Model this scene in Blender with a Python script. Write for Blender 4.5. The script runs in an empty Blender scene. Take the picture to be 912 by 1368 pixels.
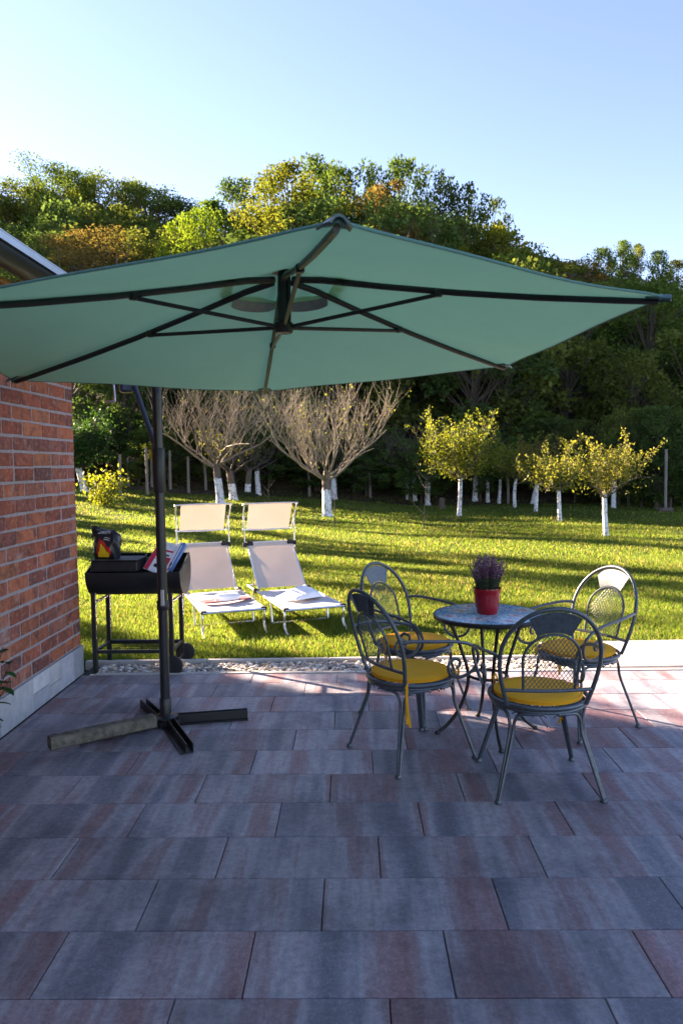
import bpy, math, random
import numpy as np
from mathutils import Vector, Matrix
random.seed(7); RNG = np.random.default_rng(7)
R = math.radians; PI = math.pi
SC = bpy.context.scene; COL = SC.collection
sin, cos = math.sin, math.cos

# ------------------------------------------------------------------ camera numbers
CAM = np.array([0, 0, 1.6]); FPX = 1000.0
PITCH = math.atan(64 / FPX); ROLL = R(0.7)
FW = np.array([0, cos(PITCH), -sin(PITCH)])
_up = np.array([0, sin(PITCH), cos(PITCH)]); _rt = np.array([1.0, 0, 0])
RT = _rt * cos(ROLL) - _up * sin(ROLL); UP = _up * cos(ROLL) + _rt * sin(ROLL)
def ray(px, py):
    return FW * FPX + RT * (px - 456) + UP * (684 - py)
def on_z(px, py, z=0.0):
    d = ray(px, py); return CAM + d * ((z - CAM[2]) / d[2])
def at_y(px, py, y):
    d = ray(px, py); return CAM + d * (y / d[1])
SUN_AZ, SUN_EL = R(57), R(21)            # azimuth to the left of straight ahead
SUN = np.array([-sin(SUN_AZ) * cos(SUN_EL), cos(SUN_AZ) * cos(SUN_EL), sin(SUN_EL)])

# ------------------------------------------------------------------ terrain
def sstep(a, b, x):
    t = np.clip((x - a) / (b - a), 0, 1); return t * t * (3 - 2 * t)
def gz(x, y):
    x = np.asarray(x, float); y = np.asarray(y, float)
    k = np.clip(0.013 - 0.0045 * x, 0, 0.06)
    rise = k * np.clip(np.minimum(y, 30) - 11, 0, None) * sstep(6, 12, y)
    az = x / np.maximum(y, 1)
    hill = 0.42 * np.clip(y - 28.5, 0, 75) * np.maximum(sstep(-.78, -.5, az), sstep(25.5, 32, .545 * x + .839 * y)) * (1 - .25 * sstep(.15, .5, az)) * (1 - .7 * sstep(.7, 1.2, az))
    bumps = .025 * np.sin(x * .9 + 1.3) * np.sin(y * .7 + x * .3) * sstep(8, 14, y)
    far = .35 * np.sin(x * .21 + y * .13) * np.sin(y * .17 + 2) * sstep(30, 45, y)
    return -0.025 + rise + hill + bumps + far
def on_ground(px, py):
    d = ray(px, py); ys = np.linspace(6, 60, 5401); P = CAM + d * (ys / d[1])[:, None]
    k = int(np.argmax(P[:, 2] <= gz(P[:, 0], P[:, 1]))); p = P[k]
    return float(p[0]), float(p[1]), float(gz(p[0], p[1]))

# ------------------------------------------------------------------ mesh helpers
def np_mesh(name, V, polys, mats=(), pmat=None, col=None, smooth=False, attrs=None):
    """polys: list of (n,k) int arrays"""
    me = bpy.data.meshes.new(name)
    V = np.asarray(V, np.float32)
    polys = [np.asarray(p, np.int32) for p in polys if len(p)]
    tot = np.concatenate([np.full(len(p), p.shape[1], np.int32) for p in polys])
    idx = np.concatenate([p.ravel() for p in polys])
    me.vertices.add(len(V)); me.vertices.foreach_set('co', V.ravel())
    me.loops.add(len(idx)); me.loops.foreach_set('vertex_index', idx)
    me.polygons.add(len(tot))
    st = np.zeros(len(tot), np.int32); st[1:] = np.cumsum(tot)[:-1]
    me.polygons.foreach_set('loop_start', st)
    me.polygons.foreach_set('use_smooth', np.full(len(tot), smooth, bool))
    for m in mats: me.materials.append(m)
    if pmat is not None: me.polygons.foreach_set('material_index', np.asarray(pmat, np.int32))
    me.update(calc_edges=True)
    if col is not None:
        a = me.attributes.new('col', 'FLOAT_COLOR', 'POINT')
        c = np.ones((len(V), 4), np.float32); c[:, :3] = col
        a.data.foreach_set('color', c.ravel())
    for n, arr in (attrs or {}).items():
        a = me.attributes.new(n, 'FLOAT', 'POINT'); a.data.foreach_set('value', np.asarray(arr, np.float32))
    return me
def link(name, me, parent=None):
    o = bpy.data.objects.new(name, me); COL.objects.link(o)
    if parent is not None: o.parent = parent
    return o
def tag(o, label=None, cat=None, group=None, kind=None):
    if label: o['label'] = label
    if cat: o['category'] = cat
    if group: o['group'] = group
    if kind: o['kind'] = kind
    return o
def thing(name, loc, rz, label, cat, group=None):
    o = bpy.data.objects.new(name, None); COL.objects.link(o); o.empty_display_size = .1
    o.location = loc; o.rotation_euler = (0, 0, rz)
    return tag(o, label, cat, group)
def dup(root, loc, rz, label, group=None, scale=None):
    r = root.copy(); COL.objects.link(r); r.location = loc; r.rotation_euler = (0, 0, rz)
    r['label'] = label
    if group: r['group'] = group
    if scale: r.scale = scale
    for ch in list(root.children):
        c = ch.copy(); COL.objects.link(c); c.parent = r
        for g in list(ch.children):
            d = g.copy(); COL.objects.link(d); d.parent = c
    return r

class MB:
    """collects shapes into one mesh"""
    def __init__(s): s.V = []; s.n = 0; s.P = {}; s.C = []; s.M = {}
    def add(s, v, faces, col=None, mat=0):
        v = np.asarray(v, float)
        for f in faces:
            s.P.setdefault(len(f), []).append([i + s.n for i in f]); s.M.setdefault(len(f), []).append(mat)
        s.V.append(v); s.n += len(v)
        s.C.append(np.tile(np.asarray(col if col is not None else (1, 1, 1), float), (len(v), 1)))
    def box(s, c, size, rot=None, col=None, mat=0, bev=0.0):
        a, b, h = [q / 2 for q in size]
        if bev > 0:
            e = min(bev, a * .45, b * .45, h * .45)
            v = []; 
            for sx in (-1, 1):
                for sy in (-1, 1):
                    for sz in (-1, 1):
                        v += [(sx * a, sy * (b - e), sz * (h - e)), (sx * (a - e), sy * b, sz * (h - e)), (sx * (a - e), sy * (b - e), sz * h)]
            def I(sx, sy, sz, k): return (((sx > 0) * 2 + (sy > 0)) * 2 + (sz > 0)) * 3 + k
            f = []
            for sg in (-1, 1):
                q = [I(sg, -1, -1, 0), I(sg, 1, -1, 0), I(sg, 1, 1, 0), I(sg, -1, 1, 0)]; f.append(q if sg > 0 else q[::-1])
                q = [I(-1, sg, -1, 1), I(-1, sg, 1, 1), I(1, sg, 1, 1), I(1, sg, -1, 1)]; f.append(q if sg > 0 else q[::-1])
                q = [I(-1, -1, sg, 2), I(1, -1, sg, 2), I(1, 1, sg, 2), I(-1, 1, sg, 2)]; f.append(q if sg > 0 else q[::-1])
            for s1 in (-1, 1):
                for s2 in (-1, 1):
                    q = [I(s1, s2, -1, 0), I(s1, s2, -1, 1), I(s1, s2, 1, 1), I(s1, s2, 1, 0)]; f.append(q if s1 * s2 < 0 else q[::-1])
                    q = [I(s1, -1, s2, 0), I(s1, 1, s2, 0), I(s1, 1, s2, 2), I(s1, -1, s2, 2)]; f.append(q if s1 * s2 > 0 else q[::-1])
                    q = [I(-1, s1, s2, 1), I(-1, s1, s2, 2), I(1, s1, s2, 2), I(1, s1, s2, 1)]; f.append(q if s1 * s2 > 0 else q[::-1])
                    for s3 in (-1, 1):
                        q = [I(s1, s2, s3, 0), I(s1, s2, s3, 1), I(s1, s2, s3, 2)]; f.append(q if s1 * s2 * s3 > 0 else q[::-1])
        else:
            v = [(x, y, z) for x in (-a, a) for y in (-b, b) for z in (-h, h)]
            f = [(0, 1, 3, 2), (4, 6, 7, 5), (0, 4, 5, 1), (2, 3, 7, 6), (0, 2, 6, 4), (1, 5, 7, 3)]
        v = np.array(v)
        if rot is not None: v = v @ np.array(rot.to_3x3() if hasattr(rot, 'to_3x3') else rot).T
        s.add(v + np.array(c), f, col, mat); return s
    def tube(s, path, rad, n=8, closed=False, cap=True, col=None, mat=0, flat=1.0):
        P = np.asarray(path, float); m = len(P)
        rad = np.full(m, rad) if np.isscalar(rad) else np.asarray(rad, float)
        if closed: T = np.roll(P, -1, 0) - np.roll(P, 1, 0)
        else: T = np.gradient(P, axis=0)
        T /= np.linalg.norm(T, axis=1)[:, None] + 1e-12
        t0 = T[0]; a = np.array([0, 0, 1.0]) if abs(t0[2]) < .9 else np.array([1.0, 0, 0])
        N = np.cross(t0, a); N /= np.linalg.norm(N); V = []
        ang = np.arange(n) * 2 * PI / n
        for i in range(m):
            N = N - T[i] * (N @ T[i]); N /= np.linalg.norm(N) + 1e-12
            B = np.cross(T[i], N)
            V.append(P[i] + rad[i] * (np.outer(np.cos(ang), N) + flat * np.outer(np.sin(ang), B)))
        V = np.concatenate(V); F = []
        for i in range(m if closed else m - 1):
            j = (i + 1) % m
            for k in range(n):
                k2 = (k + 1) % n; F.append((i * n + k, i * n + k2, j * n + k2, j * n + k))
        if cap and not closed: F.append(tuple(range(n))[::-1]); F.append(tuple((m - 1) * n + k for k in range(n)))
        s.add(V, F, col, mat); return s
    def lathe(s, prof, n=32, c=(0, 0, 0), col=None, mat=0):
        V = []; F = []; m = len(prof)
        for r, z in prof:
            for k in range(n):
                a = 2 * PI * k / n; V.append((c[0] + r * cos(a), c[1] + r * sin(a), c[2] + z))
        for i in range(m - 1):
            for k in range(n):
                k2 = (k + 1) % n; F.append((i * n + k, i * n + k2, (i + 1) * n + k2, (i + 1) * n + k))
        F.append(tuple(range(n))[::-1]); F.append(tuple((m - 1) * n + k for k in range(n)))
        s.add(V, F, col, mat); return s
    def sheet(s, G, thick=0.0, col=None, mat=0):
        """G: (m,n,3) grid, given a thickness along its normals"""
        G = np.asarray(G, float); m, n = G.shape[:2]
        V = G.reshape(-1, 3); Q = []
        for i in range(m - 1):
            for j in range(n - 1): Q.append((i * n + j, i * n + j + 1, (i + 1) * n + j + 1, (i + 1) * n + j))
        if thick:
            du = np.gradient(G, axis=0); dv = np.gradient(G, axis=1)
            N = np.cross(dv, du); N /= np.linalg.norm(N, axis=2)[..., None] + 1e-12
            V2 = (G - N * thick).reshape(-1, 3); k = m * n
            F = [q[::-1] for q in Q] + [tuple(i + k for i in q) for q in Q]
            F = [q for q in Q] + [tuple(i + k for i in q[::-1]) for q in Q]
            b = [i for i in range(n)] + [i * n + n - 1 for i in range(1, m)] + [(m - 1) * n + j for j in range(n - 2, -1, -1)] + [i * n for i in range(m - 2, 0, -1)]
            for a, c in zip(b, b[1:] + b[:1]): F.append((a, a + k, c + k, c))
            s.add(np.concatenate([V, V2]), F, col, mat)
        else: s.add(V, Q, col, mat)
        return s
    def build(s, name, mat, parent=None, smooth=True, colattr=False):
        mats = mat if isinstance(mat, (list, tuple)) else [mat]
        ks = sorted(s.P); pm = sum([s.M[k] for k in ks], [])
        me = np_mesh(name, np.concatenate(s.V), [np.array(s.P[k]) for k in ks], mats, pm,
                     np.concatenate(s.C) if colattr else None, smooth)
        if smooth:
            try: me.set_sharp_from_angle(angle=R(38))
            except Exception: pass
        return link(name, me, parent)
def spline(pts, n=24, closed=False):
    P = np.asarray(pts, float); m = len(P); out = []
    seg = m if closed else m - 1
    for i in range(seg):
        if closed: p0, p1, p2, p3 = P[(i - 1) % m], P[i], P[(i + 1) % m], P[(i + 2) % m]
        else: p0, p1, p2, p3 = P[max(i - 1, 0)], P[i], P[i + 1], P[min(i + 2, m - 1)]
        for t in np.linspace(0, 1, max(2, n // seg), endpoint=False):
            out.append(.5 * ((2 * p1) + (p2 - p0) * t + (2 * p0 - 5 * p1 + 4 * p2 - p3) * t ** 2 + (3 * p1 - p0 - 3 * p2 + p3) * t ** 3))
    if not closed: out.append(P[-1])
    return np.array(out)

# ------------------------------------------------------------------ materials
class NT:
    def __init__(s, name):
        s.m = bpy.data.materials.new(name); s.m.use_nodes = True; s.t = s.m.node_tree; s.t.nodes.clear()
        s.out = s.n('ShaderNodeOutputMaterial')
    def n(s, typ, **kw):
        nd = s.t.nodes.new(typ)
        for k, v in kw.items():
            if k.startswith('_'): setattr(nd, k[1:], v)
            else:
                sock = nd.inputs[int(k[1:])] if k[0] == 'i' and k[1:].isdigit() else nd.inputs[k.replace('__', ' ')]
                if hasattr(v, 'is_output') or isinstance(v, bpy.types.NodeSocket): s.t.links.new(v, sock)
                else: sock.default_value = v
        return nd
    def l(s, a, b): s.t.links.new(a, b)
    def coord(s, which='Object'): return s.n('ShaderNodeTexCoord').outputs[which]
    def map(s, vec, scale=(1, 1, 1), rot=(0, 0, 0), loc=(0, 0, 0)):
        return s.n('ShaderNodeMapping', Vector=vec, Scale=scale, Rotation=rot, Location=loc).outputs[0]
    def noise(s, vec, scale, detail=4, rough=.55): return s.n('ShaderNodeTexNoise', Vector=vec, Scale=scale, Detail=detail, Roughness=rough).outputs[0]
    def ramp(s, fac, stops):
        r = s.n('ShaderNodeValToRGB', Fac=fac); e = r.color_ramp.elements
        while len(e) < len(stops): e.new(.5)
        for q, (p, c) in zip(e, stops): q.position = p; q.color = (*c, 1) if len(c) == 3 else c
        return r.outputs[0]
    def mix(s, fac, a, b, mode='MIX'):
        m = s.n('ShaderNodeMix', _data_type='RGBA', _blend_type=mode)
        for sock, v in ((m.inputs['Factor'], fac), (m.inputs[6], a), (m.inputs[7], b)):
            if isinstance(v, bpy.types.NodeSocket): s.l(v, sock)
            else: sock.default_value = (*v, 1) if isinstance(v, tuple) and len(v) == 3 else v
        return m.outputs[2]
    def bump(s, h, strength=.3, dist=.01): return s.n('ShaderNodeBump', Height=h, Strength=strength, Distance=dist).outputs[0]
    def pbr(s, col, rough=.6, normal=None, metal=0., spec=.5, **kw):
        b = s.n('ShaderNodeBsdfPrincipled')
        for nm, v in (('Base Color', col), ('Roughness', rough), ('Normal', normal), ('Metallic', metal), ('Specular IOR Level', spec)):
            if v is None: continue
            if isinstance(v, bpy.types.NodeSocket): s.l(v, b.inputs[nm])
            else: b.inputs[nm].default_value = (*v, 1) if isinstance(v, tuple) else v
        s.l(b.outputs[0], s.out.inputs[0]); return b
def simple(name, col, rough=.5, metal=0., var=.12, scale=30, bump=.0, spec=.5):
    t = NT(name); c = t.coord(); nz = t.noise(c, scale, 5)
    lo = tuple(q * (1 - var) for q in col); hi = tuple(min(1, q * (1 + var)) for q in col)
    t.pbr(t.ramp(nz, [(.3, lo), (.7, hi)]), rough, t.bump(nz, bump, .004) if bump else None, metal, spec)
    return t.m
def leafmat(name, trans=.45, warm=(1.15, 1.1, .45), gain=1.6, rough=.55, spec=.12):
    t = NT(name); a = t.n('ShaderNodeAttribute', _attribute_name='col').outputs['Color']
    oi = t.n('ShaderNodeObjectInfo').outputs['Random']
    h = t.n('ShaderNodeHueSaturation', Color=a, Hue=t.n('ShaderNodeMapRange', Value=oi, i3=.492, i4=.508).outputs[0],
            Value=t.n('ShaderNodeMapRange', Value=oi, i3=.85, i4=1.15).outputs[0]).outputs[0]
    b = t.n('ShaderNodeBsdfPrincipled', Roughness=rough); t.l(h, b.inputs['Base Color']); b.inputs['Specular IOR Level'].default_value = spec
    tc = t.mix(1.0, h, tuple(q * gain for q in warm), 'MULTIPLY')
    tr = t.n('ShaderNodeBsdfTranslucent', Color=tc)
    m = t.n('ShaderNodeMixShader', Fac=trans); t.l(b.outputs[0], m.inputs[1]); t.l(tr.outputs[0], m.inputs[2]); t.l(m.outputs[0], t.out.inputs[0])
    return t.m
def fabric(name, col, trans, tcol, weave=900, rough=.85, wr=0.):
    t = NT(name); c = t.coord()
    w1 = t.n('ShaderNodeTexWave', Vector=c, Scale=weave, _wave_type='BANDS', _bands_direction='X').outputs[0]
    nz = t.noise(c, 5, 4)
    b = t.n('ShaderNodeBsdfPrincipled', Roughness=rough, Normal=t.bump(t.noise(t.map(c, (1, 1, .6)), 4.5, 3, .5), .35, wr) if wr else t.bump(t.noise(c, weave * .5, 2), .12, .002)); b.inputs['Specular IOR Level'].default_value = .2
    cc = t.ramp(nz, [(.3, tuple(q * .93 for q in col)), (.7, tuple(q * 1.05 for q in col))]); t.l(cc, b.inputs['Base Color'])
    tr = t.n('ShaderNodeBsdfTranslucent', Color=(*tcol, 1))
    m = t.n('ShaderNodeMixShader', Fac=trans); t.l(b.outputs[0], m.inputs[1]); t.l(tr.outputs[0], m.inputs[2]); t.l(m.outputs[0], t.out.inputs[0])
    return t.m
M = {}
M['black'] = simple('black_powder_coat', (.012, .012, .013), .42, 0, .2, 60, .05)
M['barrel'] = simple('black_enamel', (.010, .010, .011), .48, 0, .3, 14, .04)
M['polemetal'] = simple('pole_metal', (.014, .014, .016), .34, 0, .2, 40)
M['bluegrey'] = simple('strut_metal', (.03, .04, .06), .35, 0, .2, 40)
M['silver'] = simple('silver_metal', (.62, .63, .65), .3, .9, .06, 40)
M['alu'] = simple('aluminium_tube', (.72, .73, .75), .32, .85, .05, 60)
M['chair'] = simple('grey_painted_iron', (.075, .092, .105), .36, .35, .22, 55, .06)
M['yellow'] = fabric('yellow_cushion_cloth', (.76, .35, .014), .0, (.6, .3, .01), 700, .8)
M['canopy'] = fabric('green_canopy_cloth', (.43, .62, .48), .57, (.64, .88, .63), 600, .8, .02)
M['sling'] = fabric('sling_mesh', (.70, .675, .66), .42, (.56, .48, .39), 420, .75)
M['skylit_sling'] = fabric('skylit_sling_mesh', (.80, .80, .83), .3, (.75, .72, .68), 420, .75)  # seat copy of the sling cloth, skylight painted in as whiter, bluer colour
M['towel'] = simple('white_towel', (.85, .85, .87), .95, 0, .06, 160, .5)
M['maroon'] = simple('maroon_towel', (.20, .045, .06), .95, 0, .15, 160, .5)
M['pot'] = simple('red_glazed_pot', (.30, .006, .012), .16, 0, .1, 20)
M['soil'] = simple('potting_soil', (.03, .02, .014), .95, 0, .4, 60, .5)
M['terracotta'] = simple('terracotta', (.30, .12, .06), .8, 0, .2, 30, .2)
M['leaf'] = leafmat('tree_leaves', .42)
M['leaf_far'] = leafmat('wood_leaves', .36, (1.06, 1.08, .55), gain=1.35, rough=.9, spec=.0)
M['grass'] = leafmat('grass_blades', .55, (1.0, .97, .52), 1.55, .6)
M['bark'] = simple('dark_bark', (.085, .065, .05), .9, 0, .35, 12, .6)
M['palebark'] = simple('pale_twig_bark', (.215, .175, .115), .85, 0, .3, 16, .4)
M['bag'] = simple('black_plastic_sack', (.012, .014, .02), .3, 0, .3, 25, .25)
M['flame_red'] = simple('printed_red', (.55, .02, .012), .35)
M['flame_yellow'] = simple('printed_yellow', (.80, .52, .01), .35)
M['print_white'] = simple('printed_white', (.75, .76, .78), .4)
M['paper_white'] = simple('white_paper', (.72, .74, .78), .5)
M['paper_red'] = simple('red_paper', (.55, .03, .07), .5)
M['paper_blue'] = simple('blue_paper', (.10, .22, .50), .5)
M['rubber'] = simple('black_rubber', (.012, .012, .012), .75)
M['yelltag'] = simple('yellow_plastic', (.55, .40, .02), .5)
def m_wood(name, a, b, sc=(3, 40, 40), rough=.7):
    t = NT(name); nz = t.noise(t.map(t.coord(), sc), 1.0, 6, .6)
    t.pbr(t.ramp(nz, [(.3, a), (.7, b)]), rough, t.bump(nz, .3, .004)); return t.m
M['stake'] = m_wood('weathered_stake_wood', (.12, .10, .085), (.27, .24, .20), (30, 30, 2), .9)
M['stump'] = m_wood('stump_wood', (.06, .04, .03), (.16, .11, .08), (20, 20, 2), .9)
M['soffit'] = m_wood('orange_soffit_wood', (.32, .11, .02), (.52, .21, .05), (40, 2, 40), .45)
def m_white_trunk():
    t = NT('whitewashed_bark'); c = t.coord(); z = t.n('ShaderNodeSeparateXYZ', Vector=c).outputs[2]
    nz = t.noise(c, 14, 5); nb = t.noise(t.map(c, (30, 30, 8)), 1, 5)
    bark = t.ramp(nb, [(.3, (.07, .05, .038)), (.7, (.19, .14, .10))])
    wht = t.ramp(nz, [(.38, (.22, .18, .14)), (.48, (.70, .70, .69)), (1, (.82, .82, .82))])
    hgt = t.n('ShaderNodeAttribute', _attribute_name='wash').outputs['Fac']
    f = t.n('ShaderNodeMath', _operation='ADD', i0=hgt, i1=t.n('ShaderNodeMath', _operation='MULTIPLY', i0=t.n('ShaderNodeMath', _operation='SUBTRACT', i0=nz, i1=.5).outputs[0], i1=.5).outputs[0]).outputs[0]
    fac = t.ramp(f, [(.47, (0, 0, 0)), (.53, (1, 1, 1))])
    t.pbr(t.mix(fac, bark, wht), .9, t.bump(nb, .5, .01)); return t.m
M['whitetrunk'] = m_white_trunk()
def m_brick():
    t = NT('old_red_brick'); c = t.coord(); a = t.n('ShaderNodeAttribute', _attribute_name='col').outputs['Color']
    n1 = t.noise(c, 9, 6, .65); n2 = t.noise(t.map(c, (1, 1, 1), (0, 0, 0), (3, 7, 1)), 28, 5, .7); n3 = t.noise(t.map(c, (1, 1, 1.5), (0, 0, 0), (13, 2, 5)), 5, 3)
    col = t.mix(t.ramp(n1, [(.46, (0, 0, 0)), (.66, (.85, .85, .85))]), a, (.075, .032, .03))
    col = t.mix(t.ramp(n2, [(.50, (0, 0, 0)), (.72, (.60, .60, .60))]), col, (.60, .24, .11))
    col = t.mix(t.ramp(n3, [(.60, (0, 0, 0)), (.74, (.42, .42, .42))]), col, (.55, .44, .38))
    h = t.n('ShaderNodeMath', _operation='ADD', i0=n1, i1=n2).outputs[0]
    t.pbr(col, .88, t.bump(h, .55, .006)); return t.m
M['brick'] = m_brick()
M['mortar'] = simple('grey_mortar', (.31, .265, .26), .95, 0, .2, 50, .6)
def m_plinth():
    t = NT('grey_stone_tile'); c = t.coord(); a = t.n('ShaderNodeAttribute', _attribute_name='col').outputs['Color']
    n1 = t.noise(c, 12, 6, .65); n2 = t.noise(c, 90, 3, .7)
    col = t.mix(1.0, a, t.ramp(n1, [(.25, (.72, .72, .74)), (.75, (1.15, 1.15, 1.12))]), 'MULTIPLY')
    col = t.mix(t.ramp(n2, [(.6, (0, 0, 0)), (.75, (.25, .25, .25))]), col, (.7, .7, .7))
    t.pbr(col, .6, t.bump(n2, .25, .003)); return t.m
M['plinth'] = m_plinth()
def m_slab():
    t = NT('patio_slab_concrete'); c = t.coord(); at = t.n('ShaderNodeAttribute', _attribute_name='col')
    rnd = t.n('ShaderNodeSeparateColor', Color=at.outputs['Color'])
    off = t.n('ShaderNodeCombineXYZ', X=t.n('ShaderNodeMath', _operation='MULTIPLY', i0=rnd.outputs[0], i1=37.).outputs[0], Y=t.n('ShaderNodeMath', _operation='MULTIPLY', i0=rnd.outputs[1], i1=53.).outputs[0]).outputs[0]
    v = t.n('ShaderNodeVectorMath', _operation='ADD', i0=c, i1=off).outputs[0]
    band = t.noise(t.map(v, (4.6, .35, 1)), 1, 3, .5)
    streak = t.noise(t.map(v, (38, 4, 1)), 1, 6, .75)
    f = t.n('ShaderNodeMath', _operation='ADD', i0=band, i1=t.n('ShaderNodeMath', _operation='MULTIPLY', i0=t.n('ShaderNodeMath', _operation='SUBTRACT', i0=streak, i1=.5).outputs[0], i1=.20).outputs[0]).outputs[0]
    col = t.ramp(f, [(.27, (.10, .105, .135)), (.40, (.18, .185, .22)), (.49, (.33, .32, .345)), (.555, (.25, .19, .205)), (.64, (.235, .125, .13)), (.8, (.13, .085, .095))])
    spk = t.noise(c, 80, 5, .85); stain = t.noise(c, 1.7, 6, .7); blot = t.noise(c, 16, 4, .7)
    col = t.mix(t.ramp(spk, [(.50, (0, 0, 0)), (.68, (.55, .55, .55))]), col, (.40, .38, .38))
    dk = t.noise(c, 100, 5, .85)
    col = t.mix(t.ramp(dk, [(.54, (0, 0, 0)), (.7, (.55, .55, .55))]), col, (.05, .05, .055))
    col = t.mix(1.0, col, t.ramp(stain, [(.36, (.62, .62, .64)), (.52, (1.0, 1.0, 1.0))]), 'MULTIPLY')
    col = t.mix(t.ramp(blot, [(.62, (0, 0, 0)), (.8, (.3, .3, .3))]), col, (.40, .38, .38))
    mot = t.noise(v, 34, 5, .75)
    col = t.mix(1.0, col, t.ramp(mot, [(.3, (.72, .72, .74)), (.7, (1.28, 1.26, 1.25))]), 'MULTIPLY')
    col = t.mix(1.0, col, t.ramp(rnd.outputs[2], [(0, (.78, .755, .76)), (1, (1.16, 1.12, 1.12))]), 'MULTIPLY')
    t.pbr(col, t.ramp(streak, [(.3, (.42, .42, .42)), (.7, (.62, .62, .62))]), t.bump(spk, .35, .002), spec=.45); return t.m
M['slab'] = m_slab()
M['joint'] = simple('dark_joint_sand', (.02, .02, .022), .95, 0, .3, 90, .3)
M['kerb'] = simple('kerb_concrete', (.42, .41, .39), .9, 0, .18, 25, .4)
M['concrete'] = simple('pale_concrete', (.44, .41, .38), .85, 0, .15, 7, .25)
M['beam'] = simple('mossy_concrete', (.115, .10, .075), .95, 0, .55, 22, .9)
def m_lawn():
    t = NT('lawn_soil_and_turf'); c = t.coord(); n1 = t.noise(c, .55, 5, .6); n2 = t.noise(c, 9, 5, .7); n3 = t.noise(c, 60, 3, .7)
    g = t.ramp(n2, [(.25, (.030, .046, .010)), (.55, (.062, .088, .016)), (.8, (.12, .125, .03))])
    d = t.ramp(n3, [(.3, (.07, .06, .022)), (.7, (.16, .13, .05))])
    col = t.mix(t.ramp(n1, [(.56, (0, 0, 0)), (.72, (.7, .7, .7))]), g, d)
    t.pbr(col, .9, t.bump(t.n('ShaderNodeMath', _operation='ADD', i0=n2, i1=n3).outputs[0], 1.0, .04), spec=.15); return t.m
M['lawn'] = m_lawn()
def m_floor():
    t = NT('leaf_litter'); c = t.coord(); n2 = t.noise(c, 2.5, 6, .7); n3 = t.noise(c, .25, 4)
    a = t.ramp(n2, [(.3, (.025, .02, .013)), (.6, (.07, .05, .03)), (.8, (.10, .075, .04))])
    t.pbr(t.mix(t.ramp(n3, [(.5, (0, 0, 0)), (.65, (.8, .8, .8))]), a, (.025, .04, .012)), .95, t.bump(n2, 1, .15), spec=.1); return t.m
M['floor'] = m_floor()
def m_gravel():
    t = NT('river_gravel'); a = t.n('ShaderNodeAttribute', _attribute_name='col').outputs['Color']; nz = t.noise(t.coord(), 60, 4)
    t.pbr(t.mix(1., a, t.ramp(nz, [(.3, (.8, .8, .8)), (.7, (1.1, 1.1, 1.1))]), 'MULTIPLY'), .75); return t.m
M['gravel'] = m_gravel()
def m_mosaic():
    t = NT('mosaic_tile_top'); c = t.coord()
    vo = t.n('ShaderNodeTexVoronoi', Vector=t.map(c, (1, 1, .01)), Scale=46.); vd = t.n('ShaderNodeTexVoronoi', Vector=t.map(c, (1, 1, .01)), Scale=46., _feature='DISTANCE_TO_EDGE')
    cell = t.n('ShaderNodeSeparateColor', Color=vo.outputs['Color']).outputs[0]
    s = t.n('ShaderNodeSeparateXYZ', Vector=t.map(c, (1, 1, 1), (0, 0, R(28))))
    def m1(op, a, b=0.): return t.n('ShaderNodeMath', _operation=op, i0=a, i1=b).outputs[0]
    T = .17
    fx = m1('ABSOLUTE', m1('SUBTRACT', m1('FRACT', m1('ADD', m1('DIVIDE', s.outputs[0], T), 10.5)), .5)); fy = m1('ABSOLUTE', m1('SUBTRACT', m1('FRACT', m1('ADD', m1('DIVIDE', s.outputs[1], T), 10.5)), .5))
    rr = m1('SQRT', m1('ADD', m1('MULTIPLY', fx, fx), m1('MULTIPLY', fy, fy)))
    star = m1('MULTIPLY', rr, m1('ADD', 1., m1('MULTIPLY', m1('SINE', m1('MULTIPLY', m1('ARCTAN2', fx, fy), 8.)), .25)))
    pat = t.ramp(star, [(.0, (.55, .03, .03)), (.12, (.62, .60, .48)), (.2, (.50, .04, .04)), (.26, (.55, .68, .70)), (.36, (.05, .32, .42)), (.44, (.50, .64, .68)), (.52, (.03, .12, .40)), (.62, (.08, .38, .50))])
    pat.node.color_ramp.interpolation = 'CONSTANT'
    rc = t.ramp(cell, [(0, (.03, .12, .34)), (.3, (.08, .36, .46)), (.55, (.58, .68, .70)), (.70, (.02, .07, .26)), (.84, (.55, .05, .04)), (.90, (.30, .50, .60))])
    rc.node.color_ramp.interpolation = 'CONSTANT'
    col = t.mix(.38, pat, rc)
    g = m1('MAXIMUM', fx, fy)
    grout = m1('MAXIMUM', m1('GREATER_THAN', g, .482), m1('LESS_THAN', vd.outputs['Distance'], .05))
    col = t.mix(grout, col, (.24, .40, .50))
    t.pbr(col, .22, t.bump(vd.outputs['Distance'], .2, .003)); return t.m
M['mosaic'] = m_mosaic()
def vcol(name, rough=.7, trans=0.):
    t = NT(name); a = t.n('ShaderNodeAttribute', _attribute_name='col').outputs['Color']; t.pbr(a, rough); return t.m
M['vcol'] = vcol('painted_petals', .7)

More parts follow.
